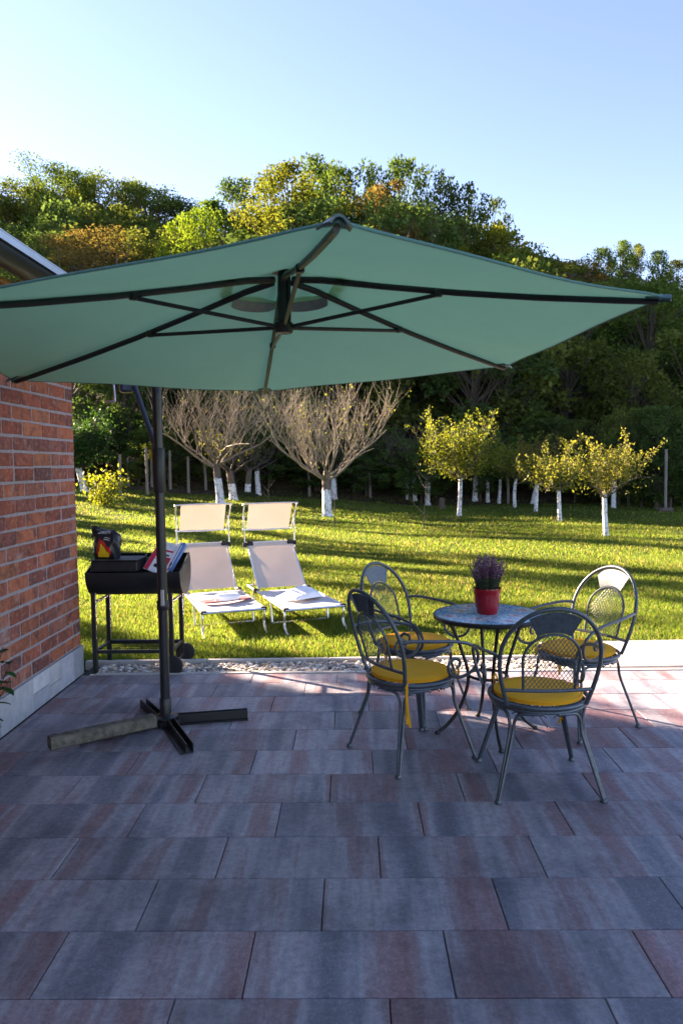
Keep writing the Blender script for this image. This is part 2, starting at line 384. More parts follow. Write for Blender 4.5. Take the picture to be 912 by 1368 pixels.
# ------------------------------------------------------------------ ground
YAW = R(-.8)
def grid_mesh(name, xs, ys, mat, zf=gz):
    X, Y = np.meshgrid(xs, ys); Z = zf(X, Y); m, n = X.shape
    V = np.stack([X, Y, Z], -1).reshape(-1, 3); i = np.arange((m - 1) * n).reshape(m - 1, n)[:, :-1].ravel()
    return link(name, np_mesh(name, V, [np.stack([i, i + 1, i + n + 1, i + n], 1)], [mat], smooth=True))
xs = np.concatenate([np.linspace(-400, -40, 25), np.linspace(-38, 38, 120), np.linspace(40, 400, 25)])
o = grid_mesh('lawn', xs, np.concatenate([np.linspace(-400, -12, 20), np.linspace(-10, 28.5, 70)]), M['lawn'],
              lambda x, y: gz(x, y) - .10 * (1 - sstep(6.0, 6.25, y))); tag(o, kind='structure')
o = grid_mesh('hillside', xs, np.concatenate([np.linspace(28.5, 110, 70), np.linspace(115, 500, 20)]), M['floor']); tag(o, kind='structure')

# patio: real slabs with open joints on a dark bed
b = MB(); W_, D_ = .643, .3262; y0 = 2.150
offs = [-.348, -.122, .095]
for k in range(-16, 11):
    ya = y0 + k * D_
    ox = offs[k % 3]
    for i in range(-9, 12):
        xa = ox + i * W_
        if xa + W_ < -2.08 or xa > 5: continue
        x0, x1 = max(xa, -2.088), xa + W_
        if x1 - x0 < .02: continue
        y1 = min(ya + D_, 5.648)
        b.box(((x0 + x1) / 2, (ya + y1) / 2, -.03 + random.uniform(-.0006, .0006)), (x1 - x0 - .0036, y1 - ya - .0036, .06),
              col=(random.random(), random.random(), random.random()), bev=.0025)
o = b.build('patio', M['slab'], smooth=False, colattr=True); o.rotation_euler.z = YAW; tag(o, kind='structure')
b = MB(); b.box((1.45, 1.2, -.042), (7.2, 8.88, .06)); o = b.build('patio_bed', M['joint']); o.rotation_euler.z = YAW; tag(o, kind='structure')
# edging, gravel, kerb, concrete path
b = MB()
for i in range(-3, 2):
    x0 = -1.98 + (i + 3) * 1.0
    if x0 > 2.2: break
    b.box((x0 + .5 - .002, 5.676, -.028), (.994, .045, .07), bev=.004)
for k in range(3): b.box((3.52 + k - .5, 5.676, -.028), (.994, .045, .07), bev=.004)
o = b.build('patio_edging', M['kerb'], smooth=False); tag(o, kind='structure'); o.rotation_euler.z = YAW
b = MB()
for i in range(4): b.box((-1.62 + i * 1.0 + .0, 6.075, -.055), (.994, .05, .13), bev=.006)
b.box((2.05, 6.075, -.055), (.30, .05, .13), bev=.006)
o = b.build('kerb', M['kerb'], smooth=False); tag(o, kind='structure')
b = MB(); b.box((3.95, 6.13, -.046), (4.2, .84, .09), bev=.006)
o = b.build('concrete_path', M['concrete'], smooth=False); tag(o, kind='structure'); o.rotation_euler.z = R(1.0)
b = MB(); b.box((-.05, 5.87, -.062), (4.0, .37, .05)); o = b.build('gravel_bed', M['joint']); tag(o, kind='structure')
def stones():
    t = (1 + 5 ** .5) / 2
    v = np.array([(-1, t, 0), (1, t, 0), (-1, -t, 0), (1, -t, 0), (0, -1, t), (0, 1, t), (0, -1, -t), (0, 1, -t), (t, 0, -1), (t, 0, 1), (-t, 0, -1), (-t, 0, 1)]) / (1 + t * t) ** .5
    f = [(0, 11, 5), (0, 5, 1), (0, 1, 7), (0, 7, 10), (0, 10, 11), (1, 5, 9), (5, 11, 4), (11, 10, 2), (10, 7, 6), (7, 1, 8), (3, 9, 4), (3, 4, 2), (3, 2, 6), (3, 6, 8), (3, 8, 9), (4, 9, 5), (2, 4, 11), (6, 2, 10), (8, 6, 7), (9, 8, 1)]
    vs = [tuple(q) for q in v]; cache = {}; f2 = []
    def mid(a, c):
        k = (min(a, c), max(a, c))
        if k not in cache: q = (np.array(vs[a]) + np.array(vs[c])) / 2; cache[k] = len(vs); vs.append(tuple(q / np.linalg.norm(q)))
        return cache[k]
    for a, c, d in f: ac, cd, da = mid(a, c), mid(c, d), mid(d, a); f2 += [(a, ac, da), (c, cd, ac), (d, da, cd), (ac, cd, da)]
    v = np.array(vs); f = np.array(f2); n = 3400; VV = []; CC = []
    pal = np.array([(.55, .50, .43), (.36, .33, .28), (.66, .63, .57), (.20, .18, .16), (.45, .33, .23), (.28, .25, .24), (.58, .50, .38)])
    for k in range(n):
        s = random.uniform(.009, .019); a = random.random() * PI
        q = v * np.array([s * random.uniform(1, 1.5), s, s * random.uniform(.55, .8)]) * (1 + .12 * np.sin(v[:, [1]] * 3 + k))
        r = np.array([[cos(a), -sin(a), 0], [sin(a), cos(a), 0], [0, 0, 1]]); q = q @ r.T
        VV.append(q + np.array([random.uniform(-1.95, 1.88), random.uniform(5.715, 6.04), random.choice([-.030, -.022, -.014])]))
        CC.append(np.tile(pal[random.randrange(7)] * random.uniform(.8, 1.45), (len(v), 1)))
    F = (f[None] + (np.arange(n) * len(v))[:, None, None]).reshape(-1, 3)
    return np_mesh('gravel', np.concatenate(VV), [F], [M['gravel']], col=np.concatenate(CC), smooth=True)
tag(link('gravel', stones()), 'grey and beige pebbles filling the strip along the patio edge', 'gravel', kind='stuff')

# ------------------------------------------------------------------ grass blades
def grass(n, y0, y1, hmin, hmax, wid, seed, xr=None):
    g = np.random.default_rng(seed)
    y = y0 + (y1 - y0) * g.random(n); x = (g.random(n) * 2 - 1) * (.60 * y + 1.6)
    keep = ~((x > 1.83) & (y < 6.58)) & ((y > 6.14) | (x > 2.2)) & (y > 6.12); x, y = x[keep], y[keep]; n = len(x)
    patch = np.sin(x * 1.7 + np.sin(y * 1.1) * 1.6) * np.sin(y * 1.3 + 1.1 * np.sin(x * .8)) + .6 * np.sin(x * 4.1 + y * 2.7)
    h = (hmin + (hmax - hmin) * g.random(n) ** 1.6) * (1 + .3 * np.clip(patch, -1, 1)); w = wid * (.6 + .8 * g.random(n))
    a = g.random(n) * 2 * PI; lean = (.2 + .75 * g.random(n)) * h; la = g.random(n) * 2 * PI
    z = gz(x, y); dx, dy = np.cos(a) * w / 2, np.sin(a) * w / 2; lx, ly = np.cos(la) * lean, np.sin(la) * lean
    P = np.zeros((n, 5, 3))
    P[:, 0] = np.stack([x - dx, y - dy, z - .005], 1); P[:, 1] = np.stack([x + dx, y + dy, z - .005], 1)
    P[:, 2] = np.stack([x + dx * .8 + lx * .35, y + dy * .8 + ly * .35, z + h * .6], 1); P[:, 3] = np.stack([x - dx * .8 + lx * .35, y - dy * .8 + ly * .35, z + h * .6], 1)
    P[:, 4] = np.stack([x + lx, y + ly, z + h * (1 - .25 * lean / h)], 1)
    i = np.arange(n) * 5
    c1 = np.array([.07, .125, .016]); c2 = np.array([.13, .165, .032]); c3 = np.array([.27, .225, .10])
    t = g.random(n)[:, None]; c = c1 * (1 - t) + c2 * t
    c = c * (1 + .28 * np.sin(x * .9 + 2 * np.sin(y * .5)) * np.sin(y * .8 + x * .35))[:, None]; dry = (g.random(n) < .10 + .16 * np.clip(patch - .2, 0, 1))[:, None]; c = np.where(dry, c3 * (.7 + .5 * t), c)
    return P.reshape(-1, 3), np.stack([i, i + 1, i + 2, i + 3], 1), np.stack([i + 3, i + 2, i + 4], 1), np.repeat(c, 5, 0)
parts = [grass(160000, 6.12, 8.6, .035, .085, .006, 1), grass(140000, 8.4, 12.5, .03, .075, .009, 2), grass(112000, 12, 18.5, .03, .075, .014, 3), grass(86000, 18, 29, .03, .08, .024, 4)]
V = []; Q = []; T = []; C = []; k = 0
for p, q, t, c in parts: V.append(p); Q.append(q + k); T.append(t + k); C.append(c); k += len(p)
tag(link('grass', np_mesh('grass', np.concatenate(V), [np.concatenate(Q), np.concatenate(T)], [M['grass']], col=np.concatenate(C), smooth=False)),
    'short green and straw coloured grass blades covering the lawn', 'grass', kind='stuff')

# ------------------------------------------------------------------ house
house = thing('brick_house', (-2.11, 0, 0), YAW, 'red brick house corner with grey stone plinth and dark eave', 'house')
b = MB(); CO = .0985; BL = .295; z0 = .226; YE = 5.735; JT = .0135
pal = [(.34, .085, .045), (.40, .11, .05), (.29, .07, .04), (.25, .075, .055), (.44, .14, .06), (.20, .06, .05), (.36, .12, .075), (.13, .05, .045)]
wts = [6, 5.5, 4.5, 3, 2.6, 1, 2.2, .6]
def brick(c, s): 
    q = np.array(random.choices(pal, wts)[0]) * random.uniform(.74, 1.05)
    b.box((c[0] + random.uniform(-.002, .002), c[1], c[2]), (s[0], s[1], s[2]), col=q, bev=.006)
for r_ in range(25):
    z = z0 + r_ * CO + CO / 2; y = YE; first = True
    while y > -4:
        L = (.145 if r_ % 2 else BL) if first else BL
        if r_ % 4 == 2 and not first and random.random() < .12: L = .145
        dj = random.uniform(-.004, .004)
        brick((-.06, y - L / 2 + dj / 2, z + random.uniform(-.0015, .0015)), (.12, L - JT - dj, CO - JT - .001)); y -= L; first = False
    x = -.12 - (0 if r_ % 2 == 0 else .145)
    while x > -7:
        brick((x - BL / 2 + (0), YE - .06 + .0, z), (BL - JT, .12, CO - JT)); x -= BL
b.V = [v_ + RNG.normal(size=v_.shape) * .0014 for v_ in b.V]
w = b.build('wall', M['brick'], house, smooth=False, colattr=True)
b = MB(); b.box((-3.555, 1.0, z0 + 1.23), (7.1, 9.462, 2.46)); b.build('mortar', M['mortar'], w, smooth=False)
b = MB(); y = YE + .012; i = 0
def pl(c, s):
    q = random.choice([(.33, .34, .36), (.42, .42, .43), (.50, .50, .51), (.27, .29, .32), (.38, .39, .42)]); b.box(c, s, col=np.array(q) * random.uniform(.9, 1.1), bev=.002)
while y > -4:
    L = random.choice([.15, .2, .26, .3, .19])
    if random.random() < .55: 
        hh = random.choice([.09, .113, .14]); pl((-.045, y - L / 2, hh / 2 - .001), (.115, L - .004, hh - .003)); pl((-.045, y - L / 2, (hh + .225) / 2), (.115, L - .004, .225 - hh - .003))
    else: pl((-.045, y - L / 2, .1115), (.115, L - .004, .223))
    y -= L
pl((-3.6, YE - .04, .1115), (6.95, .115, .223))
b.build('plinth', M['plinth'], house, smooth=False, colattr=True)
EX, EZ = .56, 2.60        # eave edge, local to the wall face
b = MB(); pitch = R(27)
G = [[(EX - d * cos(pitch), y, EZ + .035 + d * sin(pitch)) for d in np.linspace(0, 5.2, 12)] for y in (-4.5, 6.35)]
b.sheet(np.array(G)[::-1], .05); M['rooftile'] = simple('dark_roof_tile', (.06, .06, .065), .6, 0, .3, 8, .3)
G = [[(EX - 5.2 * cos(pitch) * 2 + d * cos(pitch), y, EZ + .03 + d * sin(pitch)) for d in np.linspace(0, 5.2, 12)] for y in (-4.5, 6.35)]
b.sheet(np.array(G), .05); rf = b.build('roof', M['rooftile'], house, smooth=False)
b = MB(); b.box((EX + .006, .925, EZ + .035), (.012, 10.9, .034)); b.box((EX - .06, .925, EZ + .062), (.13, 10.9, .006))
M['flash'] = simple('grey_metal_flashing', (.55, .58, .62), .35, .6, .06, 20); b.build('flashing', M['flash'], rf, smooth=False)
b = MB(); G = []
for y in (-4.5, 6.35): G.append([(EX - .035 + .062 * cos(a), y, EZ - .01 + .062 * sin(a)) for a in np.linspace(PI, 2 * PI, 13)])
b.sheet(np.array(G), .003); b.build('gutter', M['black'], rf)
b = MB()
for i in range(5): b.box((.045 + i * .085, .925, EZ - .085 + .0), (.08, 10.8, .02), bev=.003)
b.build('soffit', M['soffit'], house, smooth=False)
for gy in (YE - .09, -4.0):
    b = MB()
    v = [(-.12, gy, 2.66), (-8.6, gy, 2.66), (-4.2, gy, 4.7)]; v2 = [(x, y - .1, z) for x, y, z in v]
    b.add(v + v2, [(0, 1, 2), (3, 5, 4), (0, 3, 4, 1), (1, 4, 5, 2), (2, 5, 3, 0)]); b.build('gable', M['soffit'], house, smooth=False)

# ------------------------------------------------------------------ umbrella
UC = np.array([-.2375, 3.2488, 2.1124]); UR = 1.5; UPH = -1.4118; TX, TY = .0383, -.0285
par = thing('cantilever_parasol', (-1.103, 4.553, 0), 0, 'large green cantilever parasol on a black pole with cross base', 'parasol')
OFF = np.array([-1.103, 4.553, 0])
def uv(r, a, dz=0.):      # r 0..1 along the rib; a angle; local to the parasol
    x, y = UR * r * cos(a), UR * r * sin(a)
    rise = .31 * (1 - r) - .02 * sin(PI * r)
    return UC + np.array([x, y, TX * x + TY * y + rise + dz]) - OFF
angs = [UPH + k * PI / 3 for k in range(6)]
b = MB(); NS = 14; NR = 22
G = np.zeros((6 * NS + 1, NR + 1, 3))
for k in range(6):
    for j in range(NS + 1):
        t = j / NS
        for i in range(NR + 1):
            r = .165 + .835 * i / NR
            p = uv(r, angs[k]) * (1 - t) + uv(r, angs[(k + 1) % 6]) * t
            q = 4 * t * (1 - t)
            ctr = uv(.13, angs[k]) * .5 + uv(.13, angs[(k + 1) % 6]) * .5; ctr = UC - OFF + np.array([0, 0, .3])
            p = p + (ctr - p) * (.022 * q * r ** 2) ; p[2] += -.012 * q * r + .05 * q * r * 0 + .004 * sin(9 * t + 5 * r + k)
            G[k * NS + j, i] = p
b.sheet(G, .0025)
can = b.build('canopy', M['canopy'], par)
b = MB()
b.tube(np.concatenate([G[j:j + 1, -1] for j in range(6 * NS)]), .0045, 6, closed=True); b.build('hem', simple('green_hem', (.07, .19, .165), .8), can)
b = MB(); G2 = np.zeros((6 * NS + 1, 7, 3))
for k in range(6):
    for j in range(NS + 1):
        t = j / NS
        for i in range(7):
            r = .02 + .185 * i / 6; p = uv(r, angs[k], .012) * (1 - t) + uv(r, angs[(k + 1) % 6], .012) * t; p[2] += .012 * sin(6 * PI * t) * (i / 6) ** 2; G2[k * NS + j, i] = p
b.sheet(G2, .002); b.build('vent', M['canopy'], can)
for k in range(6):       # ventilation flaps, ribs, struts, corner caps
    a = angs[k]
    am = a + PI / 6; gg = []
    for s_ in np.linspace(-.46, .46, 11):
        e = max(1 - (s_ / .46) ** 2, 0) ** .5 * .026 + .006
        gg.append([uv(.165 + e * t_, am + s_ * (1.0), -.012 - .022 * t_) for t_ in (0, .5, 1)])
    b = MB()
    if k in (2, 3): b.sheet(np.array(gg), .002); b.build('vent_flap', M['flap'] if 'flap' in M else M.setdefault('flap', simple('grey_green_flap', (.27, .33, .28), .8)), can)
    b = MB(); path = [uv(r, a, -.018 if r > .1 else -.03) for r in (.03, .12, .3, .5, .7, .9, .985)]
    b.tube(path, [.012, .012, .0105, .0105, .0105, .010, .009], 8, flat=1.2); rib = b.build('rib', M['black'], par)
    b = MB(); b.tube([UC - OFF + np.array([.03 * cos(a), .03 * sin(a), .075]), uv(.45, a, -.03)], .0085, 8); b.box(uv(.45, a, -.024), (.03, .03, .03), Matrix.Rotation(a, 3, 'Z'), bev=.005); b.build('strut', M['black'], rib)
    b = MB(); p1, p0 = uv(1.012, a, -.008), uv(.955, a, -.012)
    d = (p1 - p0); sd = np.array([-sin(a), cos(a), 0])
    gg = [[p0 + d * t_ + sd * w_ * (.040 * (1 - .55 * t_ ** 2)) + np.array([0, 0, .016 * (1 - w_ ** 2) - .004]) for w_ in np.linspace(-1, 1, 7)] for t_ in np.linspace(0, 1, 6)]
    b.sheet(np.array(gg), .006); b.build('corner_cap', M.setdefault('cap', simple('dark_green_cap', (.045, .10, .10), .4)), par)
b = MB(); hc = UC - OFF
b.lathe([(.012, .045), (.036, .05), (.042, .065), (.042, .09), (.03, .10), (.03, .115)], 20, hc)
b.lathe([(.026, .115), (.022, .30), (.034, .30), (.05, .305), (.05, .335), (.03, .345)], 20, hc); b.box(hc + np.array([.026, -.01, .25]), (.014, .02, .30), bev=.004)
b.build('hub', M['black'], par)
pt = lambda px, py, y: at_y(px, py, y) - OFF
b = MB(); b.tube([(0, 0, .03), (0, 0, 1.3)], .030, 16); b.tube([(0, 0, 1.3), (0, 0, 2.47)], .0285, 16); b.build('pole', M['polemetal'], par)
b = MB(); b.lathe([(.034, .0), (.038, .01), (.038, .26), (.034, .27)], 20, (0, 0, 1.44)); b.build('sleeve', M['black'], par)
b = MB(); b.lathe([(.033, 0), (.036, .005), (.036, .055), (.033, .06)], 20, (0, 0, .72)); b.build('collar', M['black'], par)
b = MB(); b.box((.008, -.036, .80), (.022, .012, .10), bev=.003); b.build('clamp', M['silver'], par)
CB = np.array([-.235, .20, 2.14]); arm_top = np.array([-.02, .03, 2.50])
b = MB(); hubtop = hc + np.array([0, 0, .36])
b.tube(spline([CB, CB * .5 + arm_top * .5 + np.array([0, 0, .05]), arm_top, arm_top * .45 + hubtop * .55 + np.array([0, 0, .03]), hubtop + np.array([0, 0, .02]), hubtop + np.array([0, 0, -.03])], 40), .024, 10); b.build('arm', M['polemetal'], par)
b = MB(); b.tube([np.array([-.02, .035, 1.70]), CB + np.array([.05, -.03, -.02])], .016, 10); b.box((-.012, .036, 1.70), (.06, .06, .09), bev=.008); b.build('support_strut', M['bluegrey'], par)
b = MB(); b.box(CB, (.09, .09, .15), Matrix.Rotation(.4, 3, 'Z'), bev=.012); cb = b.build('crank_box', M['bluegrey'], par)
b = MB(); h0 = CB + np.array([-.075, -.03, .0]); b.tube(spline([CB + np.array([-.03, -.02, 0]), h0, h0 + np.array([0, 0, -.01]), h0 + np.array([.005, 0, -.12]), h0 + np.array([-.005, 0, -.13]), h0 + np.array([-.06, 0, -.13])], 30), .008, 8); b.build('crank_handle', M['silver'], cb)
b = MB(); b.box((-.045, .02, 1.66), (.018, .012, .09), Matrix.Rotation(-.3, 3, 'Y'), bev=.003); b.build('warning_tag', M['yelltag'], par)
# cross base of steel angle bars, one arm per child
b = MB(); b.lathe([(.075, .0), (.075, .012), (.045, .02), (.036, .03), (.036, .12), (.033, .125)], 24, (0, 0, .045)); b.box((0, 0, .025), (.13, .13, .03), Matrix.Rotation(.6, 3, 'Z')); b.build('base_flange', M['black'], par)
for px, py in ((195, 944), (255, 1014), (331, 960), (62, 1003)):
    e = on_z(px, py) - OFF; L = float(np.hypot(e[0], e[1])); an = math.atan2(e[1], e[0]); L = min(L, .53)
    b = MB(); rt = Matrix.Rotation(an, 3, 'Z'); m_ = np.array([cos(an), sin(an), 0]); s_ = np.array([-sin(an), cos(an), 0])
    b.box(m_ * (L / 2 + .03) + np.array([0, 0, .006]), (L - .06, .075, .006), rt, bev=.001); b.box(m_ * (L / 2 + .03) + s_ * .035 + np.array([0, 0, .032]), (L - .06, .006, .05), rt, bev=.001)
    b.box(m_ * (L / 2 + .03) - s_ * .004 + np.array([0, 0, .032]), (L - .06, .006, .05), rt, bev=.001); b.build('base_arm', M['black'], par)
# kerb stone weighing the base down
p0, p1 = on_z(66, 1013), on_z(206, 981); c = (p0 + p1) / 2; an = math.atan2(p1[1] - p0[1], p1[0] - p0[0])
b = MB(); Lb = float(np.linalg.norm(p1 - p0)) * 1.0
nx, nr = 30, 16; gg = []
for i in range(nx + 1):
    row = []
    for k in range(nr):
        a = 2 * PI * (k + .5) / nr; e_ = max(abs(cos(a)), abs(sin(a))); q = 1 / e_ if True else 1
        rr = min(1 / e_, 1.30); j = random.uniform(-.0016, .0016)
        row.append((-Lb / 2 + Lb * i / nx, cos(a) * rr * .043 + j, sin(a) * rr * .036 + j))
    row.append(row[0]); gg.append(row)
gg = np.array(gg); b.sheet(gg)
for i in (0, nx): b.add(gg[i, :-1], [tuple(range(nr)) if i == 0 else tuple(range(nr))[::-1]])
o = b.build('concrete_beam', M['beam'], smooth=False); o.location = (c[0], c[1] + .01, .082); o.rotation_euler.z = an
tag(o, 'rough weathered concrete beam lying over one arm of the parasol base', 'concrete beam')
link_o = o
# ------------------------------------------------------------------ bistro table
TC = np.array([.850, 4.34, 0])
tb = thing('bistro_table', TC, 0, 'round bistro table with blue and white mosaic top and black curved legs', 'table')
b = MB(); b.lathe([(.30, .690), (.316, .692), (.320, .700), (.320, .712), (.315, .717), (.309, .717), (.309, .712)], 64); top = b.build('tabletop_rim', M['black'], tb)
b = MB(); b.lathe([(.3085, .700), (.3085, .7155), (.304, .7175)], 64); b.build('mosaic_top', M['mosaic'], tb)
for k, (px, py) in enumerate(((582, 978), (720, 971), (637, 953), (668, 1001))):
    e = on_z(px, py, .01) - TC; an = math.atan2(e[1], e[0]); d = np.array([cos(an), sin(an)])
    pr = [(.235, .692), (.20, .62), (.155, .50), (.118, .37), (.125, .27), (.17, .15), (.235, .06), (.30, .008)]
    b = MB(); b.tube(spline([(d[0] * r, d[1] * r, z) for r, z in pr], 36), .0105, 10); b.lathe([(.014, 0), (.016, .004), (.014, .016), (.01, .02)], 12, (d[0] * .30, d[1] * .30, 0)); b.build('leg', M['black'], tb)
b = MB(); b.tube([(.112 * cos(a), .112 * sin(a), .35) for a in np.linspace(0, 2 * PI, 40, endpoint=False)], .009, 8, closed=True); b.build('stretcher_ring', M['black'], tb)
# heather
hp = thing('potted_heather', TC + np.array([-.005, .0, .7178]), 0, 'purple heather in a glossy red pot on the mosaic table', 'potted plant')
b = MB(); b.lathe([(.056, 0), (.060, .004), (.068, .05), (.078, .12), (.082, .145), (.081, .151), (.076, .151), (.074, .14), (.072, .125)], 40); b.build('pot', M['pot'], hp)
b = MB(); b.lathe([(.0715, .126), (.07, .130), (.03, .134)], 24); b.build('soil', M['soil'], hp)
b = MB(); g = np.random.default_rng(5); VV = []; FF = []; CCs = []; nv = 0
for s_ in range(190):
    a = g.random() * 2 * PI; r0 = .06 * g.random() ** .5; sp = .128 * (r0 / .06) * (.6 + .5 * g.random())
    h = (.165 + .065 * g.random()) * (1 - .25 * (r0 / .06) ** 2)
    p0 = np.array([r0 * cos(a), r0 * sin(a), .13]); p1 = np.array([sp * cos(a), sp * sin(a), .13 + h])
    b.tube([p0, (p0 + p1) / 2 + np.array([0, 0, .02]), p1], [.0014, .0012, .0006], 4, col=(.05, .06, .03))
    for k in range(26):
        t = .12 + .88 * k / 25; c = p0 * (1 - t) + p1 * t + np.array([0, 0, .02 * 4 * t * (1 - t) * .5]); an = k * 2.4 + s_; L = .011 * (1.25 - .7 * t)
        d = np.array([cos(an), sin(an), .8]); d /= np.linalg.norm(d); sd = np.cross(d, [0, 0, 1]); sd /= np.linalg.norm(sd)
        if t < .34 + .2 * g.random(): cc = np.array([.06, .10, .045]) * (.6 + g.random())
        else: cc = (np.array([.20, .04, .13]) if g.random() < .65 else np.array([.42, .26, .36])) * (.6 + .9 * g.random())
        b.add([c - sd * .0008, c + sd * .0008, c + d * L * .6 + sd * .0042, c + d * L, c + d * L * .6 - sd * .0042], [(0, 1, 2, 3, 4)], cc)
b.build('foliage', M['vcol'], hp, smooth=False, colattr=True)

# ------------------------------------------------------------------ chairs
def lattice(b, inside, to3, u0, u1, v0, v1, pitch=.026, rad=.0013, slope=1.35):
    for sg in (1, -1):
        c0 = v0 - abs(slope) * (u1 - u0); c = c0
        while c < v1 + abs(slope) * (u1 - u0):
            run = []
            for u in np.linspace(u0, u1, 40):
                v = c + sg * slope * (u - (u0 if sg > 0 else u1)); v = c + slope * (u - u0) if sg > 0 else c + slope * (u1 - u)
                if v0 <= v <= v1 and inside(u, v): run.append(to3(u, v, sg))
                else:
                    if len(run) > 1: b.tube(run, rad, 4, cap=False)
                    run = []
            if len(run) > 1: b.tube(run, rad, 4, cap=False)
            c += pitch * slope
ZS = .43
def back_y(z, x=0.): return -.150 - .30 * (z - ZS) - .06 * (1 - (x / .24) ** 2) * .6
def make_chair():
    t = thing('garden_chair', (0, 0, 0), 0, '-', 'chair', 'wrought iron chairs around the bistro table')
    b = MB(); ring = lambda r, z, n=48: [(r * cos(a), r * sin(a), z) for a in np.linspace(0, 2 * PI, n, endpoint=False)]
    b.tube(ring(.238, ZS), .0105, 8, closed=True); b.tube(ring(.226, ZS - .022), .0085, 8, closed=True)
    b.tube(ring(.20, ZS - .004), .005, 6, closed=True); seat = b.build('seat', M['chair'], t)
    b = MB(); lattice(b, lambda u, v: u * u + v * v < .229 ** 2, lambda u, v, s: (u, v, ZS - .004 + .001 * s), -.23, .23, -.23, .23, .022, .0014, 1.0); b.build('seat_mesh', M['chair'], seat)
    for sx in (1, -1):
        for sy in (1, -1):
            b = MB(); a0 = math.atan2(sy, sx)
            for q in (-1, 1):
                pts = []
                for da, r, z in ((.62, .228, ZS - .030), (.38, .228, ZS - .032), (.17, .230, ZS - .04), (.06, .235, ZS - .075), (.04, .245, ZS - .14)):
                    a = a0 + q * da; pts.append((r * cos(a), r * sin(a), z))
                f = np.array([.262 * sx * 2 ** .5 * .5 * 1.34, .262 * sy * 2 ** .5 * .5 * 1.34, .012]); tn = np.array([-sin(a0), cos(a0), 0]) * q * .0055
                pts.append(tuple(f * .5 + np.array(pts[-1]) * .5 + tn * .4)); pts.append(tuple(f + tn * .8))
                b.tube(spline(pts, 30), .0082, 8)
            b.lathe([(.012, 0), (.017, .002), (.017, .012), (.012, .02)], 12, (f[0], f[1], 0)); b.build('leg', M['chair'], t)
    ho = []
    for z in np.linspace(ZS, .66, 7): ho.append((-(.188 + .048 * sin((z - ZS) / .23 * PI / 2)), z))
    for a in np.linspace(PI, 0, 25)[1:-1]: ho.append((.236 * cos(a), .66 + .245 * sin(a)))
    for z in np.linspace(.66, ZS, 7): ho.append(((.188 + .048 * sin((z - ZS) / .23 * PI / 2)), z))
    b = MB(); b.tube([(x, back_y(z, x), z) for x, z in ho], .0105, 10); bf = b.build('back_frame', M['chair'], t)
    ih = [(-.120, .505)] + [(-.120 - .014 * s_, .505 + .15 * s_) for s_ in (.5, 1)] + [(.134 * cos(a), .655 + .128 * sin(a)) for a in np.linspace(PI, 0, 19)[1:-1]] + [(.120 + .014 * s_, .505 + .15 * s_) for s_ in (1, .5)] + [(.120, .505)]
    b = MB(); b.tube([(x, back_y(z, x) + .002, z) for x, z in ih], .0068, 8); b.tube([(x, back_y(.505, x), .505) for x in np.linspace(-.215, .215, 13)], .0085, 8); b.build('back_arch', M['chair'], bf)
    b = MB()
    def ins(u, v): return v > .507 and ((v < .655 and abs(u) < .12 + .014 * (v - .505) / .15) or (v >= .655 and (u / .132) ** 2 + ((v - .655) / .126) ** 2 < 1))
    lattice(b, ins, lambda u, v, s: (u, back_y(v, u) + .0012 * s, v), -.135, .135, .5, .79, .0205, .0015, 1.35); b.build('back_mesh', M['chair'], bf)
    b = MB(); gg = []
    for s_ in np.linspace(-1, 1, 13):
        x1, x0 = .122 * s_, .078 * s_
        zt = .655 + .233 * (1 - (x1 / .236) ** 2) ** .5; zb = .655 + .136 * (1 - (x0 / .15) ** 2) ** .5
        gg.append([(x0 * (1 - q) + x1 * q, back_y(zb * (1 - q) + zt * q, x0), zb * (1 - q) + zt * q) for q in np.linspace(0, 1, 5)])
    gg = np.array(gg); b.sheet(gg[::-1], .003); bp = b.build('back_panel', M['chair'], bf)
    b = MB()
    for sd in (1, -1):            # straps behind and leaf outlines in front
        p = [gg[6 + sd * 4][0] + np.array([0, -.006, 0]), gg[6 + sd * 4][4] + np.array([0, -.006, 0])]; b.tube(p, .008, 6, flat=.4)
    cc = lambda i, j: gg[i][j] + np.array([0, .005, 0])
    for cx_ in (2, 6, 10):
        b.tube(spline([cc(cx_, 0), cc(max(cx_ - 2, 0), 2), cc(cx_, 4), cc(min(cx_ + 2, 12), 2)], 24, True), .0026, 5, closed=True)
    b.build('panel_ornament', M['chair'], bp)
    for sx in (1, -1):
        pts = [(sx * .236, back_y(.665, .236), .665), (sx * .262, -.16, .672), (sx * .288, -.04, .662), (sx * .292, .10, .645), (sx * .286, .205, .61), (sx * .272, .25, .545), (sx * .256, .225, .475), (sx * .248, .15, .448), (sx * .248, .085, .47),
               (sx * .25, .068, .515), (sx * .251, .098, .548), (sx * .252, .138, .538), (sx * .253, .14, .508), (sx * .253, .118, .502)]
        b = MB(); p = spline(pts, 70); b.tube(p, np.concatenate([np.full(len(p) - 12, .0088), np.linspace(.0088, .0055, 12)]), 8); b.build('armrest', M['chair'], t)
    for k in range(14):           # little scrolls under the seat rim
        a = 2 * PI * k / 14; b = MB(); b.tube([((.222 + .0 * q) * cos(a + .14 * cos(q)), .222 * sin(a + .14 * cos(q)), ZS - .046 + .013 * sin(q)) for q in np.linspace(0, PI, 7)], .003, 5); b.build('rim_scroll', M['chair'], seat)
    return t
